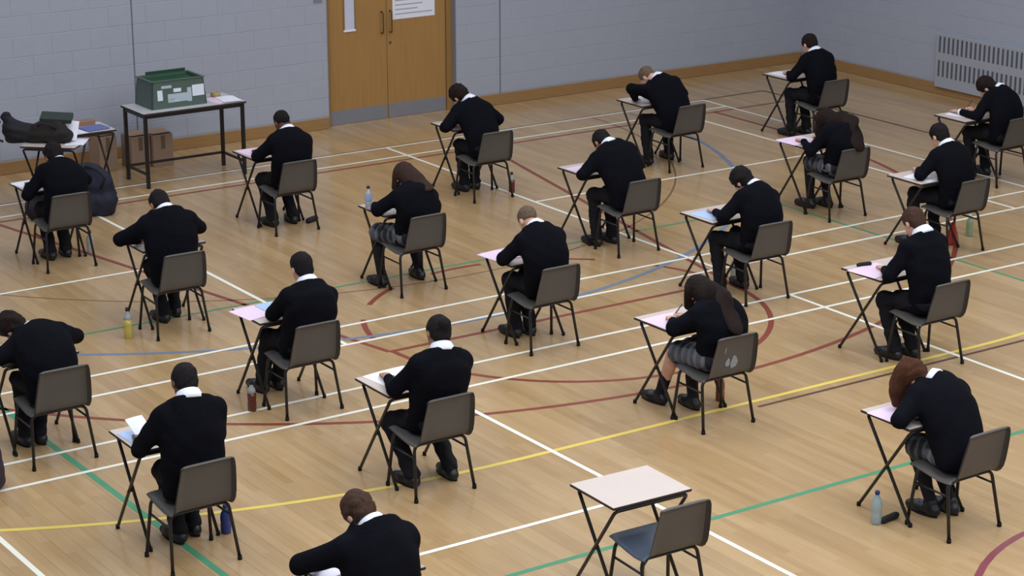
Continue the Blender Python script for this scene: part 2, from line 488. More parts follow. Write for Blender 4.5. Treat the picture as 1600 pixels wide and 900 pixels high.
# walls of painted blocks
def block_wall(name, along, length0, length1, height, hole, visfn, wmat):
    """along: 'x' (back wall, faces -y) or 'y' (right wall, faces -x)"""
    T = .2
    wall = None
    bmw = bmesh.new()
    def solid(a0, a1, z0, z1):
        if along == 'x': add_box(bmw, (a0, YW+.0022, z0), (a1, YW+T, z1))
        else: add_box(bmw, (XW+.0022, a0, z0), (XW+T, a1, z1))
    if hole:
        solid(length0, hole[0], 0, height); solid(hole[1], length1, 0, height); solid(hole[0], hole[1], hole[2], height)
    else: solid(length0, length1, 0, height)
    wall = mesh_obj(name, bm_mesh(name, bmw), M_JOINT); wall['kind'] = 'structure'
    z = .15; row = 0; PZ, PX, J = .225, .45, .005
    rest = bmesh.new(); shared = {}
    nvis = 0
    while z < height-.02:
        z1 = min(z+PZ, height)
        a = length0-(.225 if row % 2 else 0)
        while a < length1:
            b0, b1 = max(a, length0), min(a+PX, length1)
            segs = [(b0, b1)]
            if hole and z < hole[2]:
                segs = []
                if b0 < hole[0]: segs.append((b0, min(b1, hole[0])))
                if b1 > hole[1]: segs.append((max(b0, hole[1]), b1))
            for s0, s1 in segs:
                if s1-s0 < .03: continue
                w_, h_ = round(s1-s0-J, 3), round(z1-z-J, 3)
                c = (s0+J/2, z+J/2)
                p = ((c[0]+w_/2, YW, z+h_/2) if along == 'x' else (XW, c[0]+w_/2, z+h_/2))
                u, v = proj(p)
                if -60 < u < 1660 and -40 < v < 300 and nvis < 300 and visfn(p):
                    nvis += 1
                    if (w_, h_) not in shared:
                        bm = bmesh.new()
                        if along == 'x': add_box(bm, (0, 0, 0), (w_, .05, h_), .003)
                        else: add_box(bm, (0, 0, 0), (.05, w_, h_), .003)
                        shared[(w_, h_)] = bm_mesh('wall_block', bm); shared[(w_, h_)].materials.append(M_WALL)
                    o = mesh_obj('wall_block', shared[(w_, h_)], None, wall)
                    dj = random.uniform(-.0008, .0008)
                    o.location = (c[0], YW+dj, c[1]) if along == 'x' else (XW+dj, c[0], c[1])
                else:
                    if along == 'x': add_box(rest, (c[0], YW, c[1]), (c[0]+w_, YW+.05, c[1]+h_))
                    else: add_box(rest, (XW, c[0], c[1]), (XW+.05, c[0]+w_, c[1]+h_))
            a += PX
        z += PZ; row += 1
    o = mesh_obj('wall_blocks', bm_mesh('wall_blocks', rest), M_WALL, wall); o['kind'] = 'stuff'
    return wall
DH = (1.97, 3.775, 2.12)
wall_back = block_wall('wall_back', 'x', -12.5, XW+.2, 6.8, DH, lambda p: True, M_WALL)
wall_back['label'] = 'pale blue-grey painted blockwork wall behind the desks'
wall_right = block_wall('wall_right', 'y', -21.5, YW, 6.8, None, lambda p: True, M_WALL)
wall_right['label'] = 'grey painted blockwork wall on the right'
for x in (-.515, 4.43):
    box('movement_joint', (x-.008, YW-.002, .14), (x+.008, YW+.03, 6.8), M_SEAL, wall_back)
# ceiling with its rooflight openings kept plain
ceil = box('ceiling', (-12.5, -22, 7.05), (XW+.2, YW+.2, 7.2), mat('white_ceiling_deck', rgb(214, 216, 220), .8, noise=.03))
ceil['kind'] = 'structure'; ceil['label'] = 'pale ceiling deck above the hall'
# skirtings
def skirting(name, lo, hi, lab):
    o = box(name, lo, hi, M_SKIRT, None, .004); o['kind'] = 'structure'; o['label'] = lab
skirting('baseboard_back', (-12.4, YW-.022, .001), (DH[0]-.02, YW, .14), 'varnished wooden skirting left of the double doors')
skirting('baseboard_back', (DH[1]+.02, YW-.022, .001), (XW-.024, YW, .14), 'varnished wooden skirting right of the double doors')
skirting('baseboard_right', (XW-.022, -21.4, .001), (XW, YW-.024, .14), 'varnished wooden skirting along the right wall')

# double door
D = empty('door_1', (0, 0, 0)); D['kind'] = 'structure'; D['label'] = 'oak veneered double doors with grey kick plates'
YD = YW+.10
box('door_frame', (DH[0], YW+.075, 0), (DH[0]+.075, YW+.17, DH[2]), M_DOORF, D, .003)
box('door_frame', (DH[1]-.085, YW+.075, 0), (DH[1]-.0, YW+.17, DH[2]), M_DOORF, D, .003)
box('door_frame', (DH[0]+.075, YW+.075, DH[2]-.07), (DH[1]-.085, YW+.17, DH[2]), M_DOORF, D, .003)
M_REV = mat('painted_reveal', rgb(140, 140, 150), .6, .3, noise=.04)
box('reveal_lining', (DH[1]-.004, YW-.002, .0), (DH[1]+.006, YW+.08, DH[2]), M_REV, D)
box('reveal_lining', (DH[0]-.006, YW-.002, .0), (DH[0]+.004, YW+.08, DH[2]), M_REV, D)
LX = [(DH[0]+.078, 2.847), (2.853, DH[1]-.088)]
for i, (a, b) in enumerate(LX):
    bm = bmesh.new()
    lf = mesh_obj('door_leaf', box_mesh('door_leaf', (a, YD, .002), (b, YD+.045, DH[2]-.072), .002), M_DOOR, D)
    box('kick_plate', (a+.008, YD-.003, .003), (b-.008, YD, .175), M_STEEL, lf)
    if i == 0:
        box('vision_pane', (2.265, YD-.004, 1.145), (2.40, YD+.01, 1.95), M_GLASS, lf)
        for nm, lo, hi in (('pane_bead', (2.25, YD-.010, 1.12), (2.415, YD, 1.145)), ('pane_bead', (2.25, YD-.010, 1.95), (2.415, YD, 1.97)),
                           ('pane_bead', (2.25, YD-.010, 1.145), (2.265, YD, 1.95)), ('pane_bead', (2.40, YD-.010, 1.145), (2.415, YD, 1.95))):
            box(nm, lo, hi, M_SHIRT if lo[2] == 1.12 else M_DOORF, lf)
    hx = 2.765 if i == 0 else 2.925
    hx = 2.775 if i == 0 else 2.895
    hb = tube_mesh('pull_handle', bend([(hx, YD, 1.06), (hx, YD-.05, 1.06), (hx, YD-.05, 1.32), (hx, YD, 1.32)], .02), .009)
    mesh_obj('pull_handle', hb, mat('bronze_handle', rgb(120, 92, 60), .35, .5, metal=.6, noise=.05), lf)
kh = mesh_obj('lock_escutcheon', lathe_mesh('lock_escutcheon', [(.018, 0), (.018, .004), (.012, .006)], 12), MATS['bronze_handle'], D)
kh.rotation_euler = (math.pi/2, 0, 0); kh.location = (2.895, YD, .93)
box('threshold', (DH[0], YW+.0005, -.02), (DH[1], YW+.16, 0), M_BOARD, D)
# printed notice on the right leaf
bm = bmesh.new()
add_box(bm, (2.935, YD-.0035, 1.205), (3.535, YD-.001, 1.63))
notice = mesh_obj('notice', bm_mesh('notice', bm), M_PAPERW)
tag(notice, 'white paper notice taped to the right door leaf', 'notice')
M_INK = mat('grey_print', rgb(168, 168, 184), .8, .1, noise=.05)
for k in range(6):
    z = 1.26+.055*k
    box('print_line', (2.97, YD-.0042, z), (3.50-.07*((k*3) % 4), YD-.0034, z+.014), M_INK, notice)
plate = box('wall_plate', (1.80, YW-.012, 1.53), (1.91, YW-.001, 1.64), M_STEEL, None, .003)
tag(plate, 'small grey plate on the wall left of the double doors', 'wall plate')

# wall convector on the right wall
H = empty('wall_heater', (XW, 0, 0))
tag(H, 'long pale grey wall heater with two rows of dark vertical slots', 'heater')
y0, y1 = -1.55, 1.66
box('casing', (-.06, y0, .10), (0, y1, .80), M_HEAT, H, .006)
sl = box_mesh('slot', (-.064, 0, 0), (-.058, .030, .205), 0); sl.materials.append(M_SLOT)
n = int((y1-y0-.1)/.0775)
for i in range(n):
    for z in (.555, .245):
        o = mesh_obj('slot', sl, None, H); o.location = (0, y1-.085-i*.0775, z)

# ------------------------------------------------------------------ furniture prototypes
def shell_mesh(name, prof, th=.005, nx=18):
    """prof: list of (y, z, halfwidth, edge_forward, edge_up); a moulded sheet with thickness"""
    bm = bmesh.new(); top = []; bot = []
    n = len(prof)
    for i, (y, z, hw, ef, eu) in enumerate(prof):
        a, b = prof[max(i-1, 0)], prof[min(i+1, n-1)]
        t = Vector((0, b[0]-a[0], b[1]-a[1])).normalized(); nn = Vector((0, t.z, -t.y))*-1
        r1, r2 = [], []
        for k in range(nx+1):
            s = -1+2*k/nx; q = abs(s)**9
            p = Vector((s*hw, y+ef*q, z+eu*q))
            r1.append(bm.verts.new(p)); r2.append(bm.verts.new(p+nn*th))
        top.append(r1); bot.append(r2)
    for i in range(n-1):
        for k in range(nx):
            bm.faces.new((top[i][k], top[i][k+1], top[i+1][k+1], top[i+1][k]))
            bm.faces.new((bot[i][k], bot[i+1][k], bot[i+1][k+1], bot[i][k+1]))
        bm.faces.new((top[i][0], top[i+1][0], bot[i+1][0], bot[i][0]))
        bm.faces.new((top[i][nx], bot[i][nx], bot[i+1][nx], top[i+1][nx]))
    for k in range(nx):
        bm.faces.new((top[0][k], bot[0][k], bot[0][k+1], top[0][k+1]))
        bm.faces.new((top[-1][k], top[-1][k+1], bot[-1][k+1], bot[-1][k]))
    bmesh.ops.recalc_face_normals(bm, faces=bm.faces)
    me = bm_mesh(name, bm)
    me.polygons.foreach_set('use_smooth', [True]*len(me.polygons))
    return me

def make_chair():
    t = empty('stacking_chair')
    seat = [(.230, .400, .180, 0, -.004), (.224, .424, .196, 0, -.010), (.19, .436, .205, 0, -.016), (.12, .430, .21, 0, -.020), (.03, .418, .213, 0, -.022),
            (-.06, .406, .214, -.004, -.022), (-.115, .404, .214, -.014, -.018), (-.148, .408, .214, -.022, -.014)]
    back = [(-.148, .408, .214, -.022, -.014), (-.170, .422, .215, -.028, -.008), (-.184, .450, .216, -.036, -.002), (-.194, .50, .214, -.042, 0),
            (-.206, .56, .209, -.044, 0), (-.219, .62, .203, -.044, 0), (-.232, .67, .197, -.042, 0), (-.243, .715, .191, -.038, 0), (-.248, .738, .187, -.030, -.002), (-.258, .746, .185, -.022, -.004), (-.276, .740, .183, -.008, -.004)]
    mesh_obj('seat', shell_mesh('seat', seat), M_CHAIR, t)
    bme = shell_mesh('backrest', back); bme.materials.append(M_CHAIR); bme.materials.append(mat('shaded_rim_plastic', rgb(52, 48, 47), .5, .35, noise=.06))
    for p in bme.polygons:  # side rim faces coloured darker, painting in the shade of the turned-back flange
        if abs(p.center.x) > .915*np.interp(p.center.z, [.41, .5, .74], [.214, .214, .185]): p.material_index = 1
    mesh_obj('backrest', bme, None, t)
    R = .0118
    mesh_obj('rear_leg_frame', tube_mesh('rear_leg_frame', bend([(-.238, -.200, .012), (-.205, -.130, .388), (.205, -.130, .388), (.238, -.200, .012)], .05, 5), R), M_TUBE, t)
    mesh_obj('front_leg_frame', tube_mesh('front_leg_frame', bend([(-.232, .185, .012), (-.200, .145, .408), (.200, .145, .408), (.232, .185, .012)], .05, 5), R), M_TUBE, t)
    for s in (-1, 1):
        mesh_obj('side_stretcher', tube_mesh('side_stretcher', [(s*.208, .152, .305), (s*.213, -.146, .300)], .008), M_TUBE, t)
        mesh_obj('seat_rail', tube_mesh('seat_rail', [(s*.15, .145, .408), (s*.15, -.130, .388)], .009), M_TUBE, t)
        for y, x in ((-.200, .238), (.185, .232)):
            o = mesh_obj('rubber_tip', lathe_mesh('rubber_tip', [(.014, 0), (.016, .004), (.0145, .03)], 8), M_TIP, t)
            o.location = (s*x, y, .0)
    return t
DW, DD, DZ = .585, .47, .70
def make_desk():
    t = empty('exam_desk')
    bm = bmesh.new()
    add_box(bm, (-DW/2, -DD/2, DZ-.018), (DW/2, DD/2, DZ), .003)
    me = bm_mesh('desktop', bm); me.materials.append(M_TOP); me.materials.append(M_EDGE)
    for p in me.polygons: p.material_index = 0 if p.normal.z > .9 else 1
    mesh_obj('desktop', me, None, t)
    R = .0115
    e, zt = .235, DZ-.033
    mesh_obj('leg_frame', tube_mesh('leg_frame', bend([(-.268, e, .012), (-.268, -e+.015, zt), (.268, -e+.015, zt), (.268, e, .012)], .035, 4), R), M_TUBE, t)
    mesh_obj('leg_frame', tube_mesh('leg_frame', bend([(-.241, -e, .012), (-.241, e-.015, zt), (.241, e-.015, zt), (.241, -e, .012)], .035, 4), R), M_TUBE, t)
    for s in (-1, 1):
        b = mesh_obj('pivot_bolt', tube_mesh('pivot_bolt', [(s*.236, .0, .345), (s*.283, .0, .345)], .007, 6), M_TUBE, t)
        for x, y in ((s*.268, e), (s*.241, -e)):
            o = mesh_obj('rubber_foot', lathe_mesh('rubber_foot', [(.013, 0), (.015, .004), (.0135, .028)], 8), M_TIP, t)
            o.location = (x, y, 0)
    return t
chair0 = make_chair(); desk0 = make_desk()
CH_USED = [False]; DK_USED = [False]
def place(proto, flag, loc, rz, label, cat, group):
    if flag[0]: o = copy_tree(proto)
    else: o = proto; flag[0] = True
    o.location = loc; o.rotation_euler = (0, 0, rz)
    return tag(o, label, cat, group)
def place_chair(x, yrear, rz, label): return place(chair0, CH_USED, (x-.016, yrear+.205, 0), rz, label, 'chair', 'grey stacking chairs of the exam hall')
def place_desk(x, yc, rz, label): return place(desk0, DK_USED, (x, yc, 0), rz, label, 'desk', 'folding exam desks')

M_PINK = mat('pink_paper', rgb(236, 208, 228), .75, .2, noise=.03)
M_WPAP = mat('white_paper', rgb(240, 236, 244), .75, .2, noise=.03)
M_BPAP = mat('blue_paper', rgb(180, 200, 232), .75, .2, noise=.03)
def paper(x, y, z, rz, m, label, wd=.21, ln=.297, tilt=0, name='exam_paper'):
    bm = bmesh.new(); n = 4
    g = []
    for i in range(n+1):
        u = -wd/2+wd*i/n
        lift = .004*abs(math.sin(math.pi*i/n))
        g.append([[bm.verts.new((u, v, zz)) for v in (-ln/2, ln/2)] for zz in (0, .003+lift)])
    for i in range(n):
        for k, fl in ((0, True), (1, False)):
            q = [g[i][k][0], g[i+1][k][0], g[i+1][k][1], g[i][k][1]]
            bm.faces.new(q[::-1] if fl else q)
        for v in (0, 1):
            bm.faces.new([g[i][0][v], g[i+1][0][v], g[i+1][1][v], g[i][1][v]])
    for i in (0, n): bm.faces.new([g[i][0][0], g[i][0][1], g[i][1][1], g[i][1][0]])
    bmesh.ops.recalc_face_normals(bm, faces=bm.faces)
    o = mesh_obj(name, bm_mesh(name, bm), m)
    o.location = (x, y, z); o.rotation_euler = (tilt, 0, rz)
    return tag(o, label, 'paper', 'exam papers')

# ------------------------------------------------------------------ people
def V3(*a): return np.array(a, float)
def nrm(v): return v/np.linalg.norm(v)
EYE = None
def person(x, hipy, head, neck, label, sex='trousers', hair='short', hmat=H_BLACK, skin=SK_L, yaw=0, lw=(-.15, .36), rw=(.13, .37),
           feet=((-.11, .40), (.11, .40)), h=.0075, seed=1, collar=True, lhint=(-.75, -.1, -.8), rhint=(.45, -.05, -1), lz=None, rz_=None, bulk=1.0, long_hair=None, legs='tights', back_hair=None):
    root = empty('person', (x, hipy, 0))
    tag(root, label, 'person', 'students sitting the exam')
    Hc = V3(*head)+V3(0, 0, .5); N = Hc+V3(*neck)
    hip = V3(0, .02, .535)
    # head frame
    wv = nrm(Hc-N); sx = nrm(V3(1, 0, 0)-wv*wv[0]); f0 = np.cross(wv, sx)
    a = math.radians(21)
    fwd = math.sin(a)*wv+math.cos(a)*f0; upv = math.cos(a)*wv-math.sin(a)*f0
    cy, sy = math.cos(yaw), math.sin(yaw)
    side = cy*sx-sy*fwd; fwd = cy*fwd+sy*sx
    fr = np.stack([side, fwd, upv])
    hp = lambda s, f, u: Hc+side*s+fwd*f+upv*u
    # spine
    ch = N-hip; c = np.linalg.norm(ch)
    bk = V3(0, -ch[2], ch[1]); bk = nrm(bk)
    sag = max(.035, .5*math.sqrt(max(0, .50**2-c*c)))
    sp = [hip*(1-t)**2+2*t*(1-t)*((hip+N)/2+bk*sag*1.7)+N*t*t for t in np.linspace(0, 1, 6)]
    for p in sp:                      # stay in front of the chair back
        if p[2] < .80: p[1] = max(p[1], .008-.2*(p[2]-.535))
    tan = nrm(N-sp[4]); tor_f = nrm(V3(0, 1, 0)-tan*tan[1])
    lat = nrm(np.cross(tor_f, tan)); lat = lat if lat[0] > 0 else -lat
    sho = {}
    for s in (-1, 1):
        sho[s] = sp[4]+lat*s*.172*bulk+tan*.012+tor_f*.02
    # arms
    arm = {}
    for s, wxy, hint, wz in ((-1, lw, lhint, lz), (1, rw, rhint, rz_)):
        W = V3(wxy[0], wxy[1], wz if wz else .742); A = sho[s]; U, Fo = .265, .245
        d = W-A; L = np.linalg.norm(d)
        if L > (U+Fo)*.985: W = A+d/L*(U+Fo)*.985; d = W-A; L = np.linalg.norm(d)
        n_ = d/L; hn = V3(*hint); hn = nrm(hn-n_*(hn@n_))
        q = (U*U-Fo*Fo+L*L)/(2*L); e = math.sqrt(max(U*U-q*q, 0))
        E = A+n_*q+hn*e
        if E[1] > .14 and E[2] < .755: E = V3(E[0], E[1], .755)
        arm[s] = (A, E, W)
    # legs
    leg = {}
    for s, fxy in ((-1, feet[0]), (1, feet[1])):
        A = V3(s*.085, .0, .525); F_ = V3(fxy[0], fxy[1]-.06, .085)
        kx = s*.10*.4+fxy[0]*.6
        kx = max(abs(kx), .075)*s if abs(fxy[0]) > .0 and kx*s > 0 else s*.075
        U, Fo = .415, .415
        d = F_-A; L = np.linalg.norm(d)
        if L > .81: F_ = A+d/L*.81; d = F_-A; L = .81
        n_ = d/L; hn = V3(kx-(A[0]+F_[0])/2, .7, .9); hn = nrm(hn-n_*(hn@n_))
        K = A+n_*(L/2)+hn*math.sqrt(U*U-(L/2)**2)
        K[2] = min(K[2], .565)
        leg[s] = (A, K, F_)
    lo = [-.55, -.38, -.01]; hi = [.55, .95, 1.40]
    def fld(hh, a_=lo, b_=hi): return Field(a_, b_, hh)
    allp = np.array([Hc+.17, Hc-.17, *[p for s in (-1, 1) for p in arm[s]], *[p for s in (-1, 1) for p in leg[s]]])
    lo = list(np.minimum(allp.min(0)-.15, [-.25, -.25, 0])); hi = list(np.maximum(allp.max(0)+.16, [.25, .2, 1])); lo[2] = -.015
    # ---- body
    B = fld(h, lo, hi)
    B.ell(hp(0, -.008, .022), (.073, .093, .083), fr, .02)
    B.ell(hp(0, .032, -.045), (.057, .062, .074), fr, .03)
    B.ell(hp(0, .066, -.094), (.026, .024, .022), fr, .025)
    B.cone(hp(0, .086, .004), hp(0, .106, -.034), .009, .0135, .012)
    B.cone(hp(-.034, .084, .022), hp(.034, .084, .022), .011, .011, .015)
    for s in (-1, 1):
        B.ell(hp(s*.034, .098, .003), (.016, .014, .011), fr, .008, 'sub')
        B.ell(hp(s*.077, -.008, -.018), (.010, .021, .031), fr, .008)
    B.ell(hp(0, .090, -.064), (.024, .011, .009), fr, .006)
    B.cone(hp(0, -.022, -.055), N, .050, .056, .03)
    thin = .72
    rad = [.15, .14, .145, .15, .13, .07]
    for i in range(5):
        B.cone(sp[i], sp[i+1], rad[i]*thin, rad[i+1]*thin, .03, .7, tor_f)
    for s in (-1, 1):
        A, E, W = arm[s]
        B.cone(sp[4], A, .05, .045, .03); B.cone(A, E, .040, .032, .02); B.cone(E, W, .033, .024, .015)
        # hand: palm, four fingers, thumb
        d = nrm(W-E); d = nrm(V3(d[0]*.6-s*.25, d[1]+.35, -.10))
        up_ = V3(0, 0, 1); up_ = nrm(up_-d*(up_@d)); lt = np.cross(d, up_)
        z0 = W; pe = W+d*.082; pe[2] = max(pe[2], DZ+.018 if wz_ok(pe) else -9)
        B.cone(z0, pe, .026, .035, .012, .45, up_)
        curl = 1.0 if s > 0 else .45
        if s > 0: pen_f = (pe.copy(), d.copy(), lt.copy())
        for j, (o_, ln) in enumerate(((-.028, .066), (-.009, .076), (.010, .072), (.028, .056))):
            b0 = pe+lt*o_*1.05+d*.012
            m1 = b0+nrm(d+up_*(.25 if s > 0 else .05))*ln*.45
            m2 = m1+nrm(d*(1-.75*curl)-up_*(.75*curl+.1))*ln*.33
            m3 = m2+nrm(d*(.9-1.1*curl)-up_*(.6*curl+.05))*ln*.28
            for P in (m1, m2, m3): P[2] = max(P[2], DZ+.009) if wz_ok(P) else P[2]
            B.cone(b0-d*.03, m1, .0095, .0088, .003); B.cone(m1, m2, .0088, .008, .003); B.cone(m2, m3, .008, .007, .003)
        tb = W+d*.022-lt*s*.024*(-1 if True else 1)*-1
        tb = W+d*.025+lt*(s*-.026)*(1 if np.dot(lt, V3(1, 0, 0)) > 0 else -1)
        ts = nrm(tb-W-d*.025)
        t1 = tb+nrm(d*.75+ts*.75-up_*.15)*.036; t2 = t1+nrm(d+ts*.1-up_*.35)*.030
        for P in (t1, t2): P[2] = max(P[2], DZ+.010) if wz_ok(P) else P[2]
        B.cone(W+d*.02, tb, .018, .014, .008); B.cone(tb, t1, .0125, .0105, .006); B.cone(t1, t2, .0105, .0085, .003)
        A, K, F_ = leg[s]
        bare = legs == 'bare' and sex == 'skirt'
        B.cone(A, K, .06 if not bare else .072, .045 if not bare else .054, .03)
        B.cone(K, F_, .042 if not bare else .052, .03 if not bare else .036, .02)
        if bare: B.cone(K*.65+F_*.35+V3(0, -.018, 0), K*.4+F_*.6+V3(0, -.012, 0), .045, .036, .02)
        B.cone(F_, F_+V3(0, .10, -.05), .028, .02, .02)
    me = B.mesh('body'); me.materials.append(skin); me.materials.append(M_LIP)
    ctr = np.zeros(len(me.polygons)*3, np.float32); me.polygons.foreach_get('center', ctr)
    rel = (ctr.reshape(-1, 3)-Hc)@fr.T
    lip = (np.abs(rel[:, 0]) < .025) & (rel[:, 1] > .088) & (np.abs(rel[:, 2]+.064) < .010)
    me.polygons.foreach_set('material_index', lip.astype(np.int32))
    mesh_obj('body', me, None, root)
    global EYE
    if EYE is None:
        EYE = lathe_mesh('eye', [(.001, -.011), (.0078, -.0078), (.011, 0), (.0078, .0078), (.005, .0098), (.001, .011)], 12)
        EYE.materials.append(M_EYE); EYE.materials.append(M_IRIS)
        for p in EYE.polygons: p.material_index = 1 if p.center.z > .0085 else 0
    for s in (-1, 1):
        e = mesh_obj('eye', EYE, None, root)
        mt = Matrix((Vector(side), Vector(np.cross(fwd, side)), Vector(fwd))).transposed().to_4x4()
        mt.translation = Vector(hp(s*.032, .0735, .003)); e.matrix_local = mt
    # ---- jumper
    axc = nrm(wv*.8+tan*.5)
    hc = .0095 if h < .009 else .011
    J = fld(hc, lo, hi)
    rad = [.192*bulk, .184*bulk, .192*bulk, .200*bulk, .175*bulk, .066]
    for i in range(5):
        tg = nrm(sp[i+1]-sp[i]); nf = nrm(V3(0, 1, 0)-tg*tg[1])
        J.cone(sp[i]+(V3(0, 0, .0) if i else V3(0, 0, -.01)), sp[i+1], rad[i], rad[i+1], .035, .66 if i < 3 else .62, nf)
    for s in (-1, 1):
        A, E, W = arm[s]
        J.cone(sp[4]+lat*s*.05, A, .072, .068*bulk, .05)
        J.cone(A, E, .069*bulk, .057, .03); J.cone(E, E*.12+W*.88, .054, .037, .02)
        J.cone(E*.12+W*.88, E*.03+W*.97, .036, .034, .006)
    J.folds(.0045, .16, seed)
    J.cut_near(N+axc*.004, axc, .135)
    J.cut((0, 0, .445), (0, 0, -1))
    mesh_obj('jumper', J.mesh('jumper'), M_SWEAT, root)
    # ---- lower half
    lo2 = [lo[0], lo[1], -.015]; hi2 = [hi[0], hi[1], .72]
    T = fld(hc, lo2, hi2)
    if sex == 'trousers':
        T.ell(hip+V3(0, .01, -.01), (.172, .135, .10), None, .04)
        for s in (-1, 1):
            A, K, F_ = leg[s]
            T.cone(A, K, .088, .067, .04); T.cone(K, F_*.9+K*.1, .066, .054, .02); T.cone(F_*.9+K*.1, F_, .054, .058, .01)
        T.folds(.007, .09, seed+9)
        T.cut((0, 0, .062), (0, 0, -1)); T.cut((0, 0, .60), (0, -.3, 1)); T.cut((0, 0, .436), (0, -.02, -1)) if False else None
        mesh_obj('trousers', T.mesh('trousers'), M_TROU, root)
    else:
        T.ell(hip+V3(0, .03, -.02), (.165, .12, .085), None, .04)
        for s in (-1, 1):
            A, K, F_ = leg[s]
            E_ = A*.15+K*.85
            T.cone(A, E_+V3(s*.02, 0, .0), .098, .092, .09)
        km = (leg[1][1]+leg[-1][1])/2; am = (leg[1][0]+leg[-1][0])/2
        T.folds(.006, .07, seed+9)
        T.cut(am*.12+km*.88, km-am); T.cut((0, 0, .60), (0, -.3, 1))
        mesh_obj('skirt', T.mesh('skirt'), M_PLAID, root)
        T = fld(hc, lo2, hi2)
        for s in (-1, 1):
            A, K, F_ = leg[s]
            if legs == 'tights':
                T.cone(A, K, .074, .057, .02); T.cone(K, F_, .055, .040, .02)
                T.cone(K*.65+F_*.35+V3(0, -.018, 0), K*.4+F_*.6+V3(0, -.012, 0), .05, .041, .02)
                T.cone(F_, F_+V3(0, .10, -.05), .036, .03, .02)
            else:
                T.cone(K*.42+F_*.58, F_, .049, .043, .01); T.cone(F_, F_+V3(0, .10, -.05), .038, .03, .02)
        T.cut((0, 0, .0), (0, 0, -1))
        mesh_obj('tights' if legs == 'tights' else 'socks', T.mesh('tights'), M_TIGHT, root)
    # ---- shoes
    for s in (-1, 1):
        F_ = leg[s][2]; zz = max(F_[2]-.085, 0)
        Q = Field([F_[0]-.1, F_[1]-.12, zz-.01], [F_[0]+.1, F_[1]+.26, zz+.16], .008)
        out = s*.025
        Q.cone((F_[0], F_[1]-.035, zz+.04), (F_[0]+out*.6, F_[1]+.10, zz+.04), .041, .045, .02)
        Q.cone((F_[0]+out*.6, F_[1]+.10, zz+.038), (F_[0]+out, F_[1]+.175, zz+.034), .044, .033, .02)
        Q.cone((F_[0], F_[1]-.01, zz+.05), (F_[0], F_[1]+.0, zz+.085), .044, .046, .02)
        Q.cut((0, 0, zz+.012), (0, 0, -1))
        sh = mesh_obj('shoe', Q.mesh('shoe'), M_SHOE, root)
        bm = bmesh.new(); ring = []
        for k in range(20):
            t = 2*math.pi*k/20; yy = math.cos(t); xx = math.sin(t)
            ring.append((F_[0]+out*(.3+.5*(yy+1)/2)+xx*.043*(1-.12*abs(yy)), F_[1]+.07+yy*.137))
        lowr = [bm.verts.new((p[0], p[1], zz+.0005)) for p in ring]; upr = [bm.verts.new((p[0], p[1], zz+.018)) for p in ring]
        for k in range(20): bm.faces.new((lowr[k], upr[k], upr[(k+1) % 20], lowr[(k+1) % 20]))
        bm.faces.new(lowr); bm.faces.new(upr[::-1]); bmesh.ops.recalc_face_normals(bm, faces=bm.faces)
        mesh_obj('sole', bm_mesh('sole', bm), M_SOLE, sh)
    # ---- shirt collar: a folded band around the neck
    if collar:
        bm = bmesh.new(); rings = []
        ax = nrm(wv*.8+tan*.5); cs = nrm(V3(1, 0, 0)-ax*ax[0]); cf = np.cross(ax, cs)
        prof = [(.058, -.030), (.058, .036), (.065, .050), (.075, .044), (.092, .002), (.094, -.022), (.075, -.026)]
        nseg = 28
        for k in range(nseg):
            t = 2*math.pi*k/nseg
            ring = []
            for r, z in prof:
                drop = -.018*max(0, math.sin(t))
                ring.append(bm.verts.new(N+ax*(z+drop)+cs*r*math.cos(t)*.98+cf*r*1.06*math.sin(t)))
            rings.append(ring)
        for k in range(nseg):
            a_, b_ = rings[k], rings[(k+1) % nseg]
            for i in range(len(prof)):
                j = (i+1) % len(prof)
                f = bm.faces.new((a_[i], b_[i], b_[j], a_[j])); f.smooth = True
        bmesh.ops.recalc_face_normals(bm, faces=bm.faces)
        mesh_obj('shirt_collar', bm_mesh('shirt_collar', bm), M_SHIRT, root)
    # ---- shirt cuffs
    for s in (-1, 1):
        A, E, W = arm[s]; d = nrm(W-E)
        mesh_obj('shirt_cuff', tube_mesh('shirt_cuff', [W-d*.022, W+d*.010], .031, 12, [.033, .031]), M_SHIRT, root)
    # ---- hair
    ex = .13 if hair in ('short', 'crop', 'mop') else .5
    G = Field(Hc-V3(.26 if back_hair else .2, .2+(.35 if long_hair or back_hair else 0), .2+(.45 if long_hair or back_hair else 0)), Hc+V3(.2, .24, .2), .007)
    g = {'crop': (.0765, .0975, .0875), 'short': (.082, .103, .094), 'mop': (.089, .109, .100), 'bun': (.083, .104, .094), 'long': (.087, .106, .097)}[hair]
    G.ell(hp(0, -.013, .026), g, fr, .01)
    if hair != 'crop':
        G.ell(hp(0, -.055, -.03), (.068, .045, .06), fr, .03)
    G.folds(.006 if hair in ('mop', 'long') else .003, .045, seed+3)
    G.ell(hp(0, .115, -.045), (.085, .075, .080), fr, .012, 'sub')
    G.ell(hp(0, .06, -.145), (.12, .105, .085), fr, .015, 'sub')
    if hair == 'bun': 
        G.ell(hp(0, -.110, .045), (.046, .042, .044), fr, .012)
    if back_hair:
        nl, lx, r0 = back_hair
        path = [hp(0, -.06, .03), hp(lx*.3, -.095, -.05)]
        rr = [.085, .085]
        tots = [(N, .075), (sp[4], .175*bulk*.62), (sp[3], .20*bulk*.62), (sp[2], .192*bulk*.66), (sp[1], .182*bulk*.66)]
        for i in range(nl):
            c0, dd = tots[i]; tg = nrm(sp[min(5, 5-i)]-sp[max(0, 4-i)]); nb = -nrm(V3(0, 1, 0)-tg*tg[1])
            path.append(c0+nb*(dd+(.042 if i else .02))+lat*lx*(.5+.5*i/nl)); rr.append(r0*(1-.13*i))
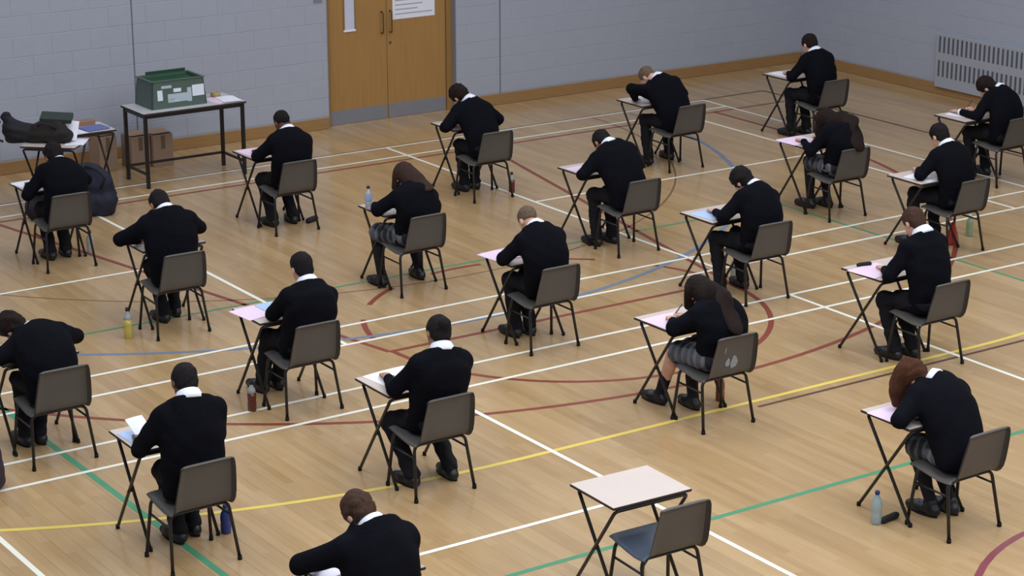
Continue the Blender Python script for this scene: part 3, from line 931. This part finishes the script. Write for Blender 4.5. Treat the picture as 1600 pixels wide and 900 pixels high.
        for i in range(len(path)-1):
            tg = nrm(path[i+1]-path[i]); nb = nrm(V3(0, 1, 0)-tg*tg[1])
            G.cone(path[i], path[i+1], rr[i], rr[i+1], .03, .45 if i > 1 else .7, nb)
    if long_hair:
        for pts in long_hair:
            P = [Hc+V3(*p[:3]) for p in pts]
            for (p0, r0), (p1, r1) in zip(zip(P, [p[3] for p in pts]), list(zip(P, [p[3] for p in pts]))[1:]):
                G.cone(p0, p1, r0, r1, .03, .6, nrm(V3(.2, 1, .1)))
        G.ell(hp(0, .128, -.03), (.05, .07, .09), fr, .012, 'sub')
    mesh_obj('hair', G.mesh('hair'), hmat, root)
    # pen in the writing hand
    pe, d, lt = pen_f
    tip = pe+d*.062-lt*.012; tip[2] = DZ+.006 if tip[2] < .80 else tip[2]-.02
    end = pe+d*-.01+lt*.012+V3(0, 0, .085)
    pen = mesh_obj('pen', tube_mesh('pen', [tip, tip*.9+end*.1, end], .0045, 6, [.001, .0042, .0045]), mat('pen_plastic', rgb(30, 40, 90), .4, noise=.02))
    pen.location = (x, hipy, 0)
    tag(pen, 'thin pen held by the '+PEN_OF[0], 'pen', 'pens in writing hands')
    return root
PEN_OF = ['']
def wz_ok(p): return p[1] > .17

# ------------------------------------------------------------------ the exam stations
# key: chair (x, rear-foot y), desk centre, head offset from hip, neck offset from head, who
P_, W_, B_ = M_PINK, M_WPAP, M_BPAP
ST = {
 'S1': dict(ch=(-2.98, .37), dk=(-2.95, .97), hd=(.05, .29, .50), nk=(.01, -.11, -.07), who='hunched student in front of the bag-covered desk',
            hair='mop', hm=H_BLACK, feet=((-.04, .34), (.12, .36)), lw=(-.20, .33), rw=(.22, .34), col=True, sk=SK_M, pp=[(-.17, .05, .2, W_, 1), (.17, .05, -.1, P_, 1)]),
 'S2': dict(ch=(-3.0, -2.05), dk=(-2.92, -1.50), hd=(0, .24, .57), nk=(0, -.12, -.05), who='student with elbows spread beside the yellow bottle',
            hair='short', hm=H_BLACK, feet=((.02, .36), (.17, .46)), lw=(-.16, .36), rw=(.16, .36), sk=SK_M, bulk=1.12, lh=(-1, -.1, .0), rh=(1, -.1, .0), pp=[(-.17, .10, .15, W_, 1)]),
 'S3': dict(ch=(-.62, .32), dk=(-.59, .965), hd=(.03, .18, .56), nk=(.01, -.10, -.09), who='student nearest the table with the green crate',
            hair='crop', hm=H_BLACK, feet=((-.09, .26), (.13, .26)), sk=SK_D, pp=[(-.16, .05, .1, P_, 1)]),
 'S4': dict(ch=(1.70, .30), dk=(1.75, .94), hd=(-.05, .44, .52), nk=(.06, -.10, -.06), who='student just right of the double doors',
            hair='mop', hm=H_DARK, feet=((-.05, .40), (.10, .43)), sk=SK_L, pp=[(-.17, -.02, .1, P_, 1)]),
 'S5': dict(ch=(4.18, .20), dk=(4.10, .79), hd=(-.10, .45, .46), nk=(.05, -.12, -.02), who='crop-haired student sprawled over a desk near the skirting',
            hair='crop', hm=H_FAIR, feet=((-.18, .36), (.16, .42)), lw=(-.33, .36), rw=(.10, .42), sk=SK_L, lh=(-.6, -.2, .3), bulk=1.05, pp=[(-.02, .05, .2, W_, 1)]),
 'S6': dict(ch=(6.42, .34), dk=(6.40, 1.0), hd=(0, .27, .59), nk=(0, -.10, -.09), who='student nearest the corner of the room',
            hair='short', hm=H_DARK, feet=((-.17, .40), (.03, .36)), lw=(-.20, .38), sk=SK_L, pp=[(-.12, .06, .1, W_, 1)]),
 'S7': dict(ch=(6.64, -2.31), dk=(6.44, -1.80), hd=(-.02, .29, .50), nk=(.09, -.10, -.04), who='student below the wall heater at the right edge',
            hair='short', hm=H_DARK, feet=((-.12, .40), (.10, .40)), lw=(-.30, .38), rw=(.0, .40), sk=SK_L, pp=[(-.05, .05, .3, W_, 1)]),
 'S8': dict(ch=(-.68, -2.15), dk=(-.64, -1.64), hd=(.03, .23, .50), nk=(0, -.11, -.08), who='long brown-haired student with a bottle on the desk', sex='skirt',
            hair='long', hm=H_CHEST, feet=((-.20, .32), (.20, .32)), lw=(-.20, .36), col=False, sk=SK_L,
            lhair=[[(-.05, .0, .0, .06), (-.06, .02, -.09, .05)], [(.06, -.02, 0, .06), (.09, -.03, -.12, .05)]], bh=(2, .06, .07), pp=[(-.14, .05, .1, W_, 1)]),
 'S9': dict(ch=(1.70, -2.21), dk=(1.71, -1.46), hd=(-.05, .40, .50), nk=(0, -.12, -.02), who='student leaning low in the hall middle, second-farthest row',
            hair='short', hm=H_BLACK, feet=((-.16, .38), (.02, .37)), lw=(-.22, .40), rw=(.12, .42), sk=SK_M, bulk=1.08, pp=[(-.16, -.02, .1, P_, 1)]),
 'S10': dict(ch=(1.70, -4.10), dk=(1.62, -3.50), hd=(0, .26, .53), nk=(.05, -.11, -.06), who='mop-haired student behind the long-haired bare-legged one',
            hair='mop', hm=H_BLACK, feet=((-.18, .36), (.09, .37)), sk=SK_L, lw=(-.20, .37), pp=[(-.14, .0, .1, B_, 1)]),
 'S11': dict(ch=(4.23, -2.37), dk=(4.24, -1.75), hd=(0, .25, .44), nk=(.05, -.09, -.09), who='student with wavy brown hair over the whole back', sex='skirt',
            hair='long', hm=H_DARK, feet=((-.02, .46), (.14, .38)), col=False, sk=SK_L, lw=(-.20, .34),
            lhair=[[(-.06, 0, 0, .06), (-.07, .0, -.12, .05)]], bh=(3, .02, .12), pp=[(-.14, .06, .05, P_, 2)]),
 'S12': dict(ch=(4.26, -3.98), dk=(4.13, -3.52), hd=(0, .28, .58), nk=(.01, -.10, -.09), who='student with the red bag under the chair',
            hair='short', hm=H_BLACK, feet=((-.20, .42), (.08, .40)), sk=SK_L, lw=(-.16, .36), pp=[(-.10, -.05, .2, W_, 1)]),
 'S13': dict(ch=(-.64, -4.15), dk=(-.60, -3.61), hd=(0, .26, .53), nk=(0, -.12, -.05), who='fair crop-haired student with a large pink paper',
            hair='crop', hm=H_FAIR, feet=((-.07, .40), (.06, .38)), sk=SK_L, lw=(-.14, .36), pp=[(-.15, .07, .1, P_, 2)]),
 'S14': dict(ch=(-3.03, -4.37), dk=(-3.04, -3.84), hd=(.06, .12, .59), nk=(0, -.09, -.11), who='upright student with blue and pink papers',
            hair='short', hm=H_BLACK, feet=((-.10, .58), (.03, .58)), sk=SK_L, lw=(-.02, .33), rw=(.18, .34), pp=[(-.16, .04, .1, P_, 2), (-.02, .03, .0, B_, 1)]),
 'S15': dict(ch=(-5.01, -4.27), dk=(-5.02, -3.68), hd=(-.13, .41, .40), nk=(.11, -.09, -.04), who='student bent low at the left edge',
            hair='mop', hm=H_DARK, feet=((-.10, .42), (.0, .40)), sk=SK_L, lw=(-.26, .36), rw=(.10, .40), rh=(1, -.3, .1), bulk=1.05, pp=[(-.14, -.02, .1, P_, 2)]),
 'S16': dict(ch=(-4.99, -6.48), dk=(-4.94, -5.80), hd=(.04, .15, .66), nk=(-.02, -.10, -.08), who='crop-haired student reading a raised paper',
            hair='short', hm=H_BLACK, feet=((.03, .38), (.16, .44)), sk=SK_D, lw=(-.20, .36), rw=(.14, .36), bulk=1.05, pp=[(-.16, .0, .05, B_, 1)]),
 'S17': dict(ch=(-3.08, -6.31), dk=(-3.08, -5.80), hd=(.08, .06, .61), nk=(-.03, -.09, -.10), who='student with dark hair in a bun',
            hair='bun', hm=H_BLACK, feet=((-.11, .18), (.18, .14)), sk=SK_M, lw=(-.16, .34), rw=(.12, .36), pp=[(-.04, .10, .1, W_, 2)]),
 'S18': dict(ch=(-.62, -6.38), dk=(-.61, -5.77), hd=(0, .26, .46), nk=(.02, -.10, -.09), who='long dark-haired student in black socks', sex='skirt', legs='bare',
            hair='long', hm=H_DARK, feet=((-.10, .62), (.03, .38)), col=False, sk=SK_L, lw=(-.17, .33), rw=(.02, .36),
            lhair=[[(-.06, .0, 0, .06), (-.06, .02, -.10, .045)], [(.06, 0, 0, .06), (.08, 0, -.12, .05)]], bh=(3, -.02, .095), pp=[(-.11, .0, .05, P_, 2)]),
 'S19': dict(ch=(1.66, -6.29), dk=(1.61, -5.65), hd=(0, .25, .64), nk=(0, -.11, -.08), who='tall brown-haired student right of the black socks one',
            hair='short', hm=H_BROWN, feet=((-.14, .30), (.02, .26)), sk=SK_L, lw=(-.18, .36), pp=[(-.13, .0, .1, P_, 2)]),
 'S20': dict(ch=(-2.95, -8.71), dk=(-2.99, -8.27)),
 'S21': dict(ch=(-.57, -8.85), dk=(-.60, -8.28), hd=(-.07, .43, .45), nk=(.10, -.10, -.03), who='student with auburn hair hanging over a pink paper', sex='skirt',
            hair='long', hm=H_AUB, feet=((-.01, .30), (.12, .25)), sk=SK_L, lw=(-.16, .36), rw=(.12, .42), bulk=1.08,
            lhair=[[(0, 0, .02, .085), (-.03, .06, -.06, .078), (-.03, .07, -.17, .058)], [(-.06, .01, 0, .06), (-.08, .03, -.10, .058), (-.07, .05, -.19, .035)], [(.05, .02, 0, .06), (.05, .06, -.14, .05)]], pp=[(-.12, .02, .05, P_, 2)]),
 'S22': dict(ch=(-5.0, -8.85), dk=(-4.95, -8.35), hd=(0, .24, .56), nk=(.02, -.12, -.05), who='brown-haired student cut off by the bottom edge',
            hair='mop', hm=H_BROWN, feet=((-.11, .40), (.11, .40)), sk=SK_L, lw=(-.20, .38), rw=(.14, .36), bulk=1.12, lh=(-1, -.1, .1), pp=[(-.18, .08, .1, W_, 1)]),
}
SEED = 3
for key, d in ST.items():
    SEED += 5
    x, yr = d['ch']; dx, dy = d['dk']
    rc = random.uniform(-.03, .03)
    if key == 'S20':
        ch = place_chair(x, yr, -.02, 'unoccupied grey plastic chair at the empty desk')
        for o in ch.children:
            if o.name.startswith('seat') and not o.name.startswith('seat_rail'):
                o.data = o.data.copy(); o.data.materials.clear(); o.data.materials.append(M_CHAIRB)
        place_desk(dx, dy, -.03, 'empty beige-topped folding desk with nobody sitting at it')
        continue
    who = d['who']
    place_chair(x, yr, rc, 'grey plastic chair of the '+who)
    place_desk(dx, dy, random.uniform(-.02, .02), 'folding desk of the '+who)
    dist = (Vector((x, yr, .6))-Vector(CAM)).length
    PEN_OF[0] = who
    sexw = 'black jumper' if d.get('sex') != 'skirt' else 'black jumper and plaid skirt'
    lab = who+' in '+sexw
    if len(lab.split()) > 16: lab = who
    person(x, yr+.17, d['hd'], d['nk'], lab, d.get('sex', 'trousers'), d['hair'], d['hm'], d['sk'], d.get('yaw', 0),
           d.get('lw', (-.17, .36)), d.get('rw', (.13, .37)), d['feet'], .0072 if dist < 17 else .0085, SEED, d.get('col', True),
           d.get('lh', (-.75, -.1, -.8)), d.get('rh', (.45, -.05, -1)), bulk=d.get('bulk', 1.0), long_hair=d.get('lhair'), back_hair=d.get('bh'), legs=d.get('legs', 'tights'))
    for i, (px, py, pr, pm, n) in enumerate(d['pp']):
        nm = {id(P_): 'pink', id(W_): 'white', id(B_): 'pale blue'}[id(pm)]
        paper(dx+px, dy+py, DZ+.0005+i*.008, pr, pm, ('open ' if n == 2 else '')+nm+' exam paper of the '+who, .21*n if n == 1 else .36, .297)
# the raised sheet
paper(-5.11, -5.80, DZ+.07, .15, M_WPAP, 'white sheet held up in the left hand of the crop-haired reading student', .13, .18, .55)

# ------------------------------------------------------------------ bottles and small things
def bottle(x, y, z, label, liquid, capm, h=.22, r=.032, clear=True, lab=None, rot=0, fill=False):
    t = empty('drink_bottle', (x, y, z), rot); tag(t, label, 'bottle', 'drink bottles')
    prof = [(r*.9, .0), (r, .006), (r, h*.30), (r*.93, h*.36), (r, h*.42), (r, h*.62), (r*.8, h*.74), (r*.38, h*.86), (r*.36, h*.90)]
    if fill:
        mesh_obj('drink', lathe_mesh('drink', prof[:6], 14), liquid, t)
        mesh_obj('bottle_body', lathe_mesh('bottle_body', prof[5:], 14), PL_CLEAR, t)
    else:
        mesh_obj('bottle_body', lathe_mesh('bottle_body', prof, 14), liquid, t)
    mesh_obj('cap', lathe_mesh('cap', [(r*.44, h*.895), (r*.46, h*.90), (r*.46, h*.985), (r*.36, h)], 12), capm, t)
    if lab: mesh_obj('label_sleeve', lathe_mesh('label_sleeve', [(r*1.02, h*.38), (r*1.025, h*.385), (r*1.025, h*.60), (r*1.02, h*.605)], 14), lab, t)
    return t
def plastic(name, c, tr=.5): return mat(name, c, .15, .5, trans=tr, noise=.02)
M_CAPB = mat('blue_cap', rgb(34, 44, 96), .4, noise=.02); M_CAPK = mat('black_cap', rgb(24, 24, 28), .4, noise=.02); M_CAPW = mat('white_cap', rgb(220, 220, 225), .4, noise=.02)
PL_CLEAR = plastic('clear_plastic_water', rgb(206, 214, 216), .55)
PL_BLUEW = plastic('pale_blue_plastic', rgb(188, 208, 212), .5)
PL_YEL = plastic('yellow_drink', rgb(222, 200, 100), .4)
PL_BRN = plastic('dark_cola', rgb(96, 42, 30), .12)
PL_BLU = plastic('blue_sports_bottle', rgb(40, 58, 118), .1)
PL_PINK = plastic('red_drink', rgb(150, 70, 74), .3)
PL_GRN = plastic('pale_green_plastic', rgb(176, 200, 166), .5)
bottle(-.985, -8.34, 0, 'clear water bottle with blue cap standing on the floor beside a black case', PL_BLUEW, M_CAPB, .235, .036)
bottle(-4.64, -6.03, 0, 'dark blue sports bottle on the floor by the crop-haired reading student', PL_BLU, M_CAPB, .20, .036)
bottle(-3.40, -4.02, 0, 'dark brown cola bottle on the floor by the upright student', PL_BRN, M_CAPK, .24, .034, fill=True)
bottle(-3.43, -1.83, 0, 'bottle of yellow drink on the floor beside a desk leg', PL_YEL, M_CAPK, .27, .036, fill=True)
bottle(-.92, -1.58, DZ, 'clear water bottle with dark cap standing on a desk', PL_CLEAR, M_CAPK, .215, .032, lab=mat('blue_white_label', rgb(150, 168, 214), .5, noise=.2))
bottle(2.03, .48, 0, 'dark red bottle under the chair right of the double doors', PL_BRN, M_CAPK, .22, .033, fill=True)
bottle(-2.62, .82, 0, 'clear bottle on the floor beside the farthest left chair', PL_CLEAR, M_CAPK, .22, .034)
bottle(-.30, -5.86, 0, 'bottle of pinkish red drink under the chair of the black socks student', PL_PINK, M_CAPW, .22, .036)
bottle(4.76, -3.52, 0, 'pale green bottle behind the red bag on the floor', PL_GRN, M_CAPW, .22, .036)
bottle(1.93, -3.33, 0, 'clear bottle on the floor in front of the mop-haired student', PL_CLEAR, M_CAPW, .20, .034)

def soft(name, prims, m, loc, rz, label, cat, h=.012, folds=.006, seed=1, cutz=0.0, parts=None, group=None):
    lo = np.min([np.minimum(p[1], p[2])-max(p[3], p[4])-.04 for p in prims], 0); hi = np.max([np.maximum(p[1], p[2])+max(p[3], p[4])+.04 for p in prims], 0)
    f = Field(lo, hi, h)
    for p in prims:
        f.cone(p[1], p[2], p[3], p[4], .04, p[5] if len(p) > 5 else 1, p[6] if len(p) > 6 else (0, 1, 0))
    f.folds(folds, .12, seed); f.cut((0, 0, cutz), (0, 0, -1))
    t = empty(name, loc, rz); tag(t, label, cat, group)
    mesh_obj('bag_body', f.mesh(name), m, t)
    for nm, pts, r, pm in (parts or []):
        mesh_obj(nm, tube_mesh(nm, bend(pts, .05), r), pm, t)
    return t
def c_(a, b, ra, rb, flat=1, n=(0, 1, 0)): return ('c', np.array(a, float), np.array(b, float), ra, rb, flat, n)
M_BAGK = mat('black_nylon', rgb(30, 29, 34), .7, .3, noise=.2, bump=.4, bscale=30)
M_BAGB = mat('dark_brown_canvas', rgb(44, 38, 36), .8, .2, noise=.2, bump=.4, bscale=30)
M_BAGN = mat('navy_nylon', rgb(32, 34, 50), .7, .3, noise=.15, bump=.4, bscale=30)
M_BAGP = mat('plum_nylon', rgb(52, 38, 48), .7, .3, noise=.15, bump=.3, bscale=30)
M_BAGR = mat('red_bag_cloth', rgb(168, 52, 36), .7, .3, noise=.15, bump=.3, bscale=30)
# loose things around the students
soft('carrier_bag', [c_((0, 0, .03), (0, 0, .14), .06, .04, .6), c_((.0, 0, .12), (.02, 0, .21), .035, .012, .6)], M_BAGR, (4.40, -3.64, 0), .3, 'small red bag slumped under a grey chair', 'bag', .01)
soft('pencil_case', [c_((-.07, 0, .022), (.07, 0, .022), .024, .024)], M_BAGK, (-.875, -8.355, 0), .15, 'black pencil case on the floor beside the clear bottle', 'pencil case', .008, .002)
soft('pencil_case', [c_((-.06, 0, .025), (.06, 0, .025), .03, .03)], M_BAGK, (-.31, .62, 0), .4, 'black pencil case under the chair nearest the crate table', 'pencil case', .008, .002)
soft('pencil_case', [c_((-.06, 0, .018), (.05, 0, .018), .019, .019)], M_BAGK, (1.50, -5.50, DZ), -.2, 'dark pencil case on the desk of the tall brown-haired student', 'pencil case', .008, .002)
soft('rucksack', [c_((0, 0, .07), (0, 0, .36), .155, .145, .65), c_((0, -.09, .08), (0, -.09, .18), .10, .09, .5)], M_BAGP, (-5.69, -4.40, 0), .2,
     'dark plum rucksack standing on the floor at the left edge', 'rucksack', .012, .006, 4, 0, [('carry_loop', [(-.04, .05, .42), (-.04, .05, .47), (.04, .05, .47), (.04, .05, .42)], .008, M_BAGK)])
M_ERA = mat('white_eraser', rgb(232, 230, 236), .7, noise=.03)
for x, y, lab in ((-.74, -8.43, 'small dark sharpener on the pink paper under auburn hair'), ):
    o = box('pencil_sharpener', (-.014, -.009, 0), (.014, .009, .012), M_CAPK, None, .003); o.location = (x, y, DZ+.009); tag(o, lab, 'sharpener')
o = mesh_obj('highlighter_pen', tube_mesh('highlighter_pen', [(0, 0, 0), (.0, .0, .10), (0, 0, .12)], .007, 8, [.008, .008, .004]), mat('lime_plastic', rgb(196, 222, 150), .4, noise=.03))
o.location = (-2.86, -3.70, DZ+.004); tag(o, 'pale green highlighter standing on the desk with blue paper', 'pen')
# scuff marks on the chair of the black socks student
for o in bpy.data.objects:
    if o.get('label', '').startswith('grey plastic chair of the long dark-haired'):
        M_SCUFF = mat('pale_scuff', rgb(150, 152, 158), .6, .2, noise=.15, nscale=40)
        for k, (sx, sz, sw, sh) in enumerate(((.03, .49, .075, .12), (-.03, .495, .05, .08), (-.07, .60, .012, .07))):
            bm = bmesh.new(); vs = []
            for i in range(12):
                a = 2*math.pi*i/12; rr = 1-.25*((i*7+k*3) % 4)/3
                px, pz = sx+sw/2*rr*math.cos(a), sz+sh/2*rr*math.sin(a)+.03
                yb = np.interp(pz, [.45, .50, .56, .62, .67], [-.184, -.194, -.206, -.219, -.232])
                vs.append(bm.verts.new((px, yb-.0085, pz)))
            bm.faces.new(vs[::-1]); me = bm_mesh('scuff_mark', bm)
            so = mesh_obj('scuff_mark', me, M_SCUFF, o); so['label'] = 'pale scuffed patch'

# ------------------------------------------------------------------ steel table with the green crate
TX0, TX1, TY0, TY1, TZ = -1.12, .10, 2.78, 3.36, .82
T = empty('steel_table', (-.51, 3.07, 0)); tag(T, 'black steel-framed table carrying the green crate', 'table')
def rel(p): return (p[0]+.51, p[1]-3.07, p[2])
M_LAM = mat('grey_laminate', rgb(196, 192, 192), .4, noise=.04)
bm = bmesh.new(); add_box(bm, rel((TX0, TY0, TZ-.022)), rel((TX1, TY1, TZ)), .003)
me = bm_mesh('tabletop', bm); me.materials.append(M_LAM); me.materials.append(M_EDGE)
for p in me.polygons: p.material_index = 0 if p.normal.z > .9 else 1
mesh_obj('tabletop', me, None, T)
i_ = .035
for x in (TX0+i_, TX1-i_):
    for y in (TY0+i_, TY1-i_):
        box('leg', rel((x-.018, y-.018, 0)), rel((x+.018, y+.018, TZ-.022)), M_TUBE, T, .002)
for y in (TY0+i_, TY1-i_): box('apron_rail', rel((TX0+i_+.018, y-.012, TZ-.06)), rel((TX1-i_-.018, y+.012, TZ-.022)), M_TUBE, T)
for x in (TX0+i_, TX1-i_):
    box('apron_rail', rel((x-.012, TY0+i_+.018, TZ-.06)), rel((x+.012, TY1-i_-.018, TZ-.022)), M_TUBE, T)
    box('foot_stretcher', rel((x-.012, TY0+i_+.018, .14)), rel((x+.012, TY1-i_-.018, .165)), M_TUBE, T)
box('foot_stretcher', rel((TX0+i_+.012, TY1-i_-.012, .14)), rel((TX1-i_-.012, TY1-i_+.012, .165)), M_TUBE, T)
# crate
K = empty('plastic_crate', (-.63, 3.13, TZ)); tag(K, 'dark green plastic crate with white labels on the steel table', 'crate')
M_CRATE = mat('grey_green_plastic', rgb(82, 98, 88), .5, .35, noise=.06)
M_CRATEI = mat('dark_green_plastic', rgb(34, 74, 46), .5, .35, noise=.06)
def frustum(bm, b, t, z0, z1):
    vs = [bm.verts.new((x, y, z)) for (hx, hy, z) in ((b[0], b[1], z0), (t[0], t[1], z1)) for x, y in ((-hx, -hy), (hx, -hy), (hx, hy), (-hx, hy))]
    for f in ((3, 2, 1, 0), (4, 5, 6, 7), (0, 1, 5, 4), (1, 2, 6, 5), (2, 3, 7, 6), (3, 0, 4, 7)): bm.faces.new([vs[i] for i in f])
CB, CT, CZ = (.325, .215), (.30, .195), .29
def side_panel(name, sgn, ax):
    bm = bmesh.new(); th = .014
    def P(u, v, off):
        hx = CB[0]+(CT[0]-CB[0])*v; hy = CB[1]+(CT[1]-CB[1])*v
        if ax == 'y': return (u*hx, sgn*(hy-off), .002+v*CZ)
        return (sgn*(hx-off), u*hy, .002+v*CZ)
    g = {}
    for o_ in (0, th):
        for u in (-1, 1):
            for v in (0, 1): g[(u, v, o_)] = bm.verts.new(P(u, v, o_))
    q = lambda *k: bm.faces.new([g[i] for i in k])
    q((-1, 0, 0), (1, 0, 0), (1, 1, 0), (-1, 1, 0)); q((-1, 0, th), (-1, 1, th), (1, 1, th), (1, 0, th))
    q((-1, 1, 0), (1, 1, 0), (1, 1, th), (-1, 1, th)); q((-1, 0, 0), (-1, 0, th), (1, 0, th), (1, 0, 0))
    q((-1, 0, 0), (-1, 1, 0), (-1, 1, th), (-1, 0, th)); q((1, 0, 0), (1, 0, th), (1, 1, th), (1, 1, 0))
    bmesh.ops.recalc_face_normals(bm, faces=bm.faces)
    return mesh_obj(name, bm_mesh(name, bm), M_CRATE, K)
front = side_panel('side_panel', -1, 'y'); back_ = side_panel('side_panel', 1, 'y'); side_panel('side_panel', -1, 'x'); side_panel('side_panel', 1, 'x')
box('crate_base', (-.31, -.20, .002), (.31, .20, .014), M_CRATE, K)
for lo, hi in (((-.315, -.205, CZ), (.315, -.18, CZ+.012)), ((-.315, .18, CZ), (.315, .205, CZ+.012)), ((-.315, -.18, CZ), (-.285, .18, CZ+.012)), ((.285, -.18, CZ), (.315, .18, CZ+.012))):
    box('rim', lo, hi, M_CRATE, K, .003)
fl = box('lid_flap', (-.283, -.17, 0), (.283, .17, .006), M_CRATEI, K, .002); fl.location = (0, 0, CZ-.035); fl.rotation_euler = (.06, 0, 0)
fl = box('lid_flap', (-.20, -.006, 0), (.27, .006, .035), M_CRATEI, K, .003); fl.location = (0, .185, CZ+.012)
M_STK = mat('white_sticker', rgb(226, 230, 238), .6, noise=.05); M_STKG = mat('grey_sticker', rgb(178, 190, 196), .6, noise=.08)
def sticker(x0, z0, x1, z1, m):
    v = lambda z: -(CB[1]+(CT[1]-CB[1])*(z/CZ))-.002
    bm = bmesh.new(); bm.faces.new([bm.verts.new(p) for p in ((x0, v(z0), z0), (x1, v(z0), z0), (x1, v(z1), z1), (x0, v(z1), z1))])
    mesh_obj('sticker', bm_mesh('sticker', bm), m, K)
sticker(-.25, .09, -.19, .20, M_STK); sticker(-.13, .06, .10, .15, M_STKG); sticker(-.12, .07, -.01, .10, M_STK); sticker(-.06, .165, .03, .205, M_STK)
sticker(-.20, .215, -.08, .245, M_STKG); sticker(.16, .10, .30, .22, M_STK); sticker(.10, .05, .15, .20, M_STKG)
def flat_paper(x, y, z, rz, m, lab, wd=.21, ln=.297): return paper(x, y, z, rz, m, lab, wd, ln)
flat_paper(-.12, 3.00, TZ+.0005, .2, M_PINK, 'pinkish papers lying on the steel table right of the crate', .26, .30)
flat_paper(-.03, 2.95, TZ+.009, -.1, M_WPAP, 'white papers at the right end of the steel table')
tr = mesh_obj('tape_roll', lathe_mesh('tape_roll', [(.05, 0), (.055, .004), (.055, .044), (.05, .048), (.03, .048), (.028, .03)], 18), mat('tan_tape', rgb(170, 150, 100), .5, noise=.08))
tr.location = (-.08, 3.16, TZ+.009); tag(tr, 'tan roll of tape standing on papers beside the crate', 'tape')
# cartons on the floor by the wall
M_CARD = mat('brown_cardboard', rgb(156, 128, 108), .85, .15, noise=.08, nscale=6)
M_TAPE = mat('carton_tape', rgb(110, 88, 72), .5, .3, noise=.05)
def carton(x, y, w_, d_, h_, rz, lab):
    t = empty('cardboard_carton', (x, y, 0), rz); tag(t, lab, 'carton', 'cardboard cartons by the wall')
    box('carton_body', (-w_/2, -d_/2, .001), (w_/2, d_/2, h_), M_CARD, t, .003)
    for s in (-1, 1):
        f = box('carton_flap', (-w_/2+.004, 0, -.0015), (w_/2-.004, d_/2-.006, .0015), M_CARD, t)
        f.location = (0, 0, h_+.003)
        f.rotation_euler = (.12, 0, 0 if s > 0 else math.pi)
    box('carton_tape', (-.025, -d_/2-.0015, h_*.55), (.025, -d_/2+.002, h_-.01), M_TAPE, t)
carton(-.50, 3.80, .24, .26, .36, .0, 'brown cardboard carton on the floor right of its neighbour under the steel table')
carton(-.755, 3.84, .23, .25, .36, .05, 'brown cardboard carton behind the front left leg of the steel table')
carton(-1.13, 3.88, .22, .24, .40, .1, 'brown cardboard carton left of the steel table near the wall')

# ------------------------------------------------------------------ the two desks with bags
place_desk(-2.20, 2.58, -.75, 'turned folding desk heaped with black bags, left of the crate table')
place_desk(-1.72, 3.02, -.02, 'folding desk with papers and a blue folder beside the bags')
soft('rucksack', [c_((-.08, 0, .10), (.10, 0, .09), .12, .10, .9), c_((-.10, -.02, .16), (-.16, 0, .25), .09, .06, .8)], M_BAGK, (-2.46, 2.78, DZ), -.5,
     'black rucksack on the turned desk at far left', 'rucksack', .012, .012, 5, 0, [('strap', [(-.22, 0, .22), (-.30, -.02, .18), (-.30, -.04, .06), (-.20, -.06, .02)], .012, M_BAGK)])
soft('holdall', [c_((-.16, 0, .09), (.16, 0, .08), .10, .10, .9), c_((-.05, 0, .14), (.12, 0, .15), .08, .07, .8)], M_BAGB, (-2.26, 2.61, DZ), -.72,
     'dark brown holdall on the turned desk under the green folder', 'bag', .012, .012, 8, 0, [('strap', [(-.10, -.05, .16), (-.05, -.10, .22), (.08, -.10, .20), (.12, -.06, .14)], .010, M_BAGK)])
o = box('ring_binder', (-.16, -.12, 0), (.16, .12, .045), mat('dark_green_card', rgb(40, 52, 44), .5, noise=.06), None, .004)
o.location = (-2.14, 2.66, DZ+.215); o.rotation_euler = (.1, .08, -.5); tag(o, 'dark green binder lying on top of the brown holdall', 'binder')
flat_paper(-2.06, 2.62, DZ+.10, -.5, M_WPAP, 'white papers leaning against the brown holdall', .24, .30).rotation_euler = (.5, .1, -.5)
flat_paper(-2.03, 2.44, DZ+.001, -.6, M_WPAP, 'white papers on the free corner of the turned desk', .2, .25)
flat_paper(-1.86, 2.92, DZ+.001, .1, M_WPAP, 'white papers at the left end of the desk with blue folder')
o = box('folder', (-.13, -.10, 0), (.13, .10, .02), mat('blue_folder', rgb(98, 112, 168), .5, noise=.05), None, .003)
o.location = (-1.62, 2.93, DZ+.001); o.rotation_euler = (0, 0, .1); tag(o, 'blue folder on the desk left of the steel table', 'folder')
o = box('document_tray', (-.16, -.05, 0), (.16, .05, .05), mat('brown_tray', rgb(150, 112, 92), .5, noise=.08), None, .004)
o.location = (-1.68, 3.17, DZ+.001); tag(o, 'low brown tray at the back of the desk with blue folder', 'tray')
soft('holdall', [c_((-.10, 0, .14), (.10, 0, .14), .16, .16, .8), c_((-.08, 0, .34), (.08, 0, .34), .14, .13, .8), c_((-.04, 0, .46), (.04, 0, .46), .09, .08, .7)], M_BAGN, (-2.02, 2.13, 0), -.5,
     'tall navy holdall on the floor before the bag desk', 'bag', .013, .01, 12, 0, [('strap', [(.10, -.10, .30), (.16, -.14, .42), (.05, -.12, .52), (-.05, -.05, .52)], .012, M_BAGK)])
soft('holdall', [c_((-.12, 0, .12), (.12, 0, .12), .14, .14, .8), c_((-.05, 0, .28), (.08, 0, .28), .12, .11, .8)], M_BAGK, (-2.44, 2.22, 0), -.4,
     'black holdall on the floor under the turned desk', 'bag', .013, .01, 15, 0, [('strap', [(-.10, -.08, .26), (-.06, -.12, .38), (.06, -.12, .38), (.10, -.08, .26)], .012, M_BAGK)])
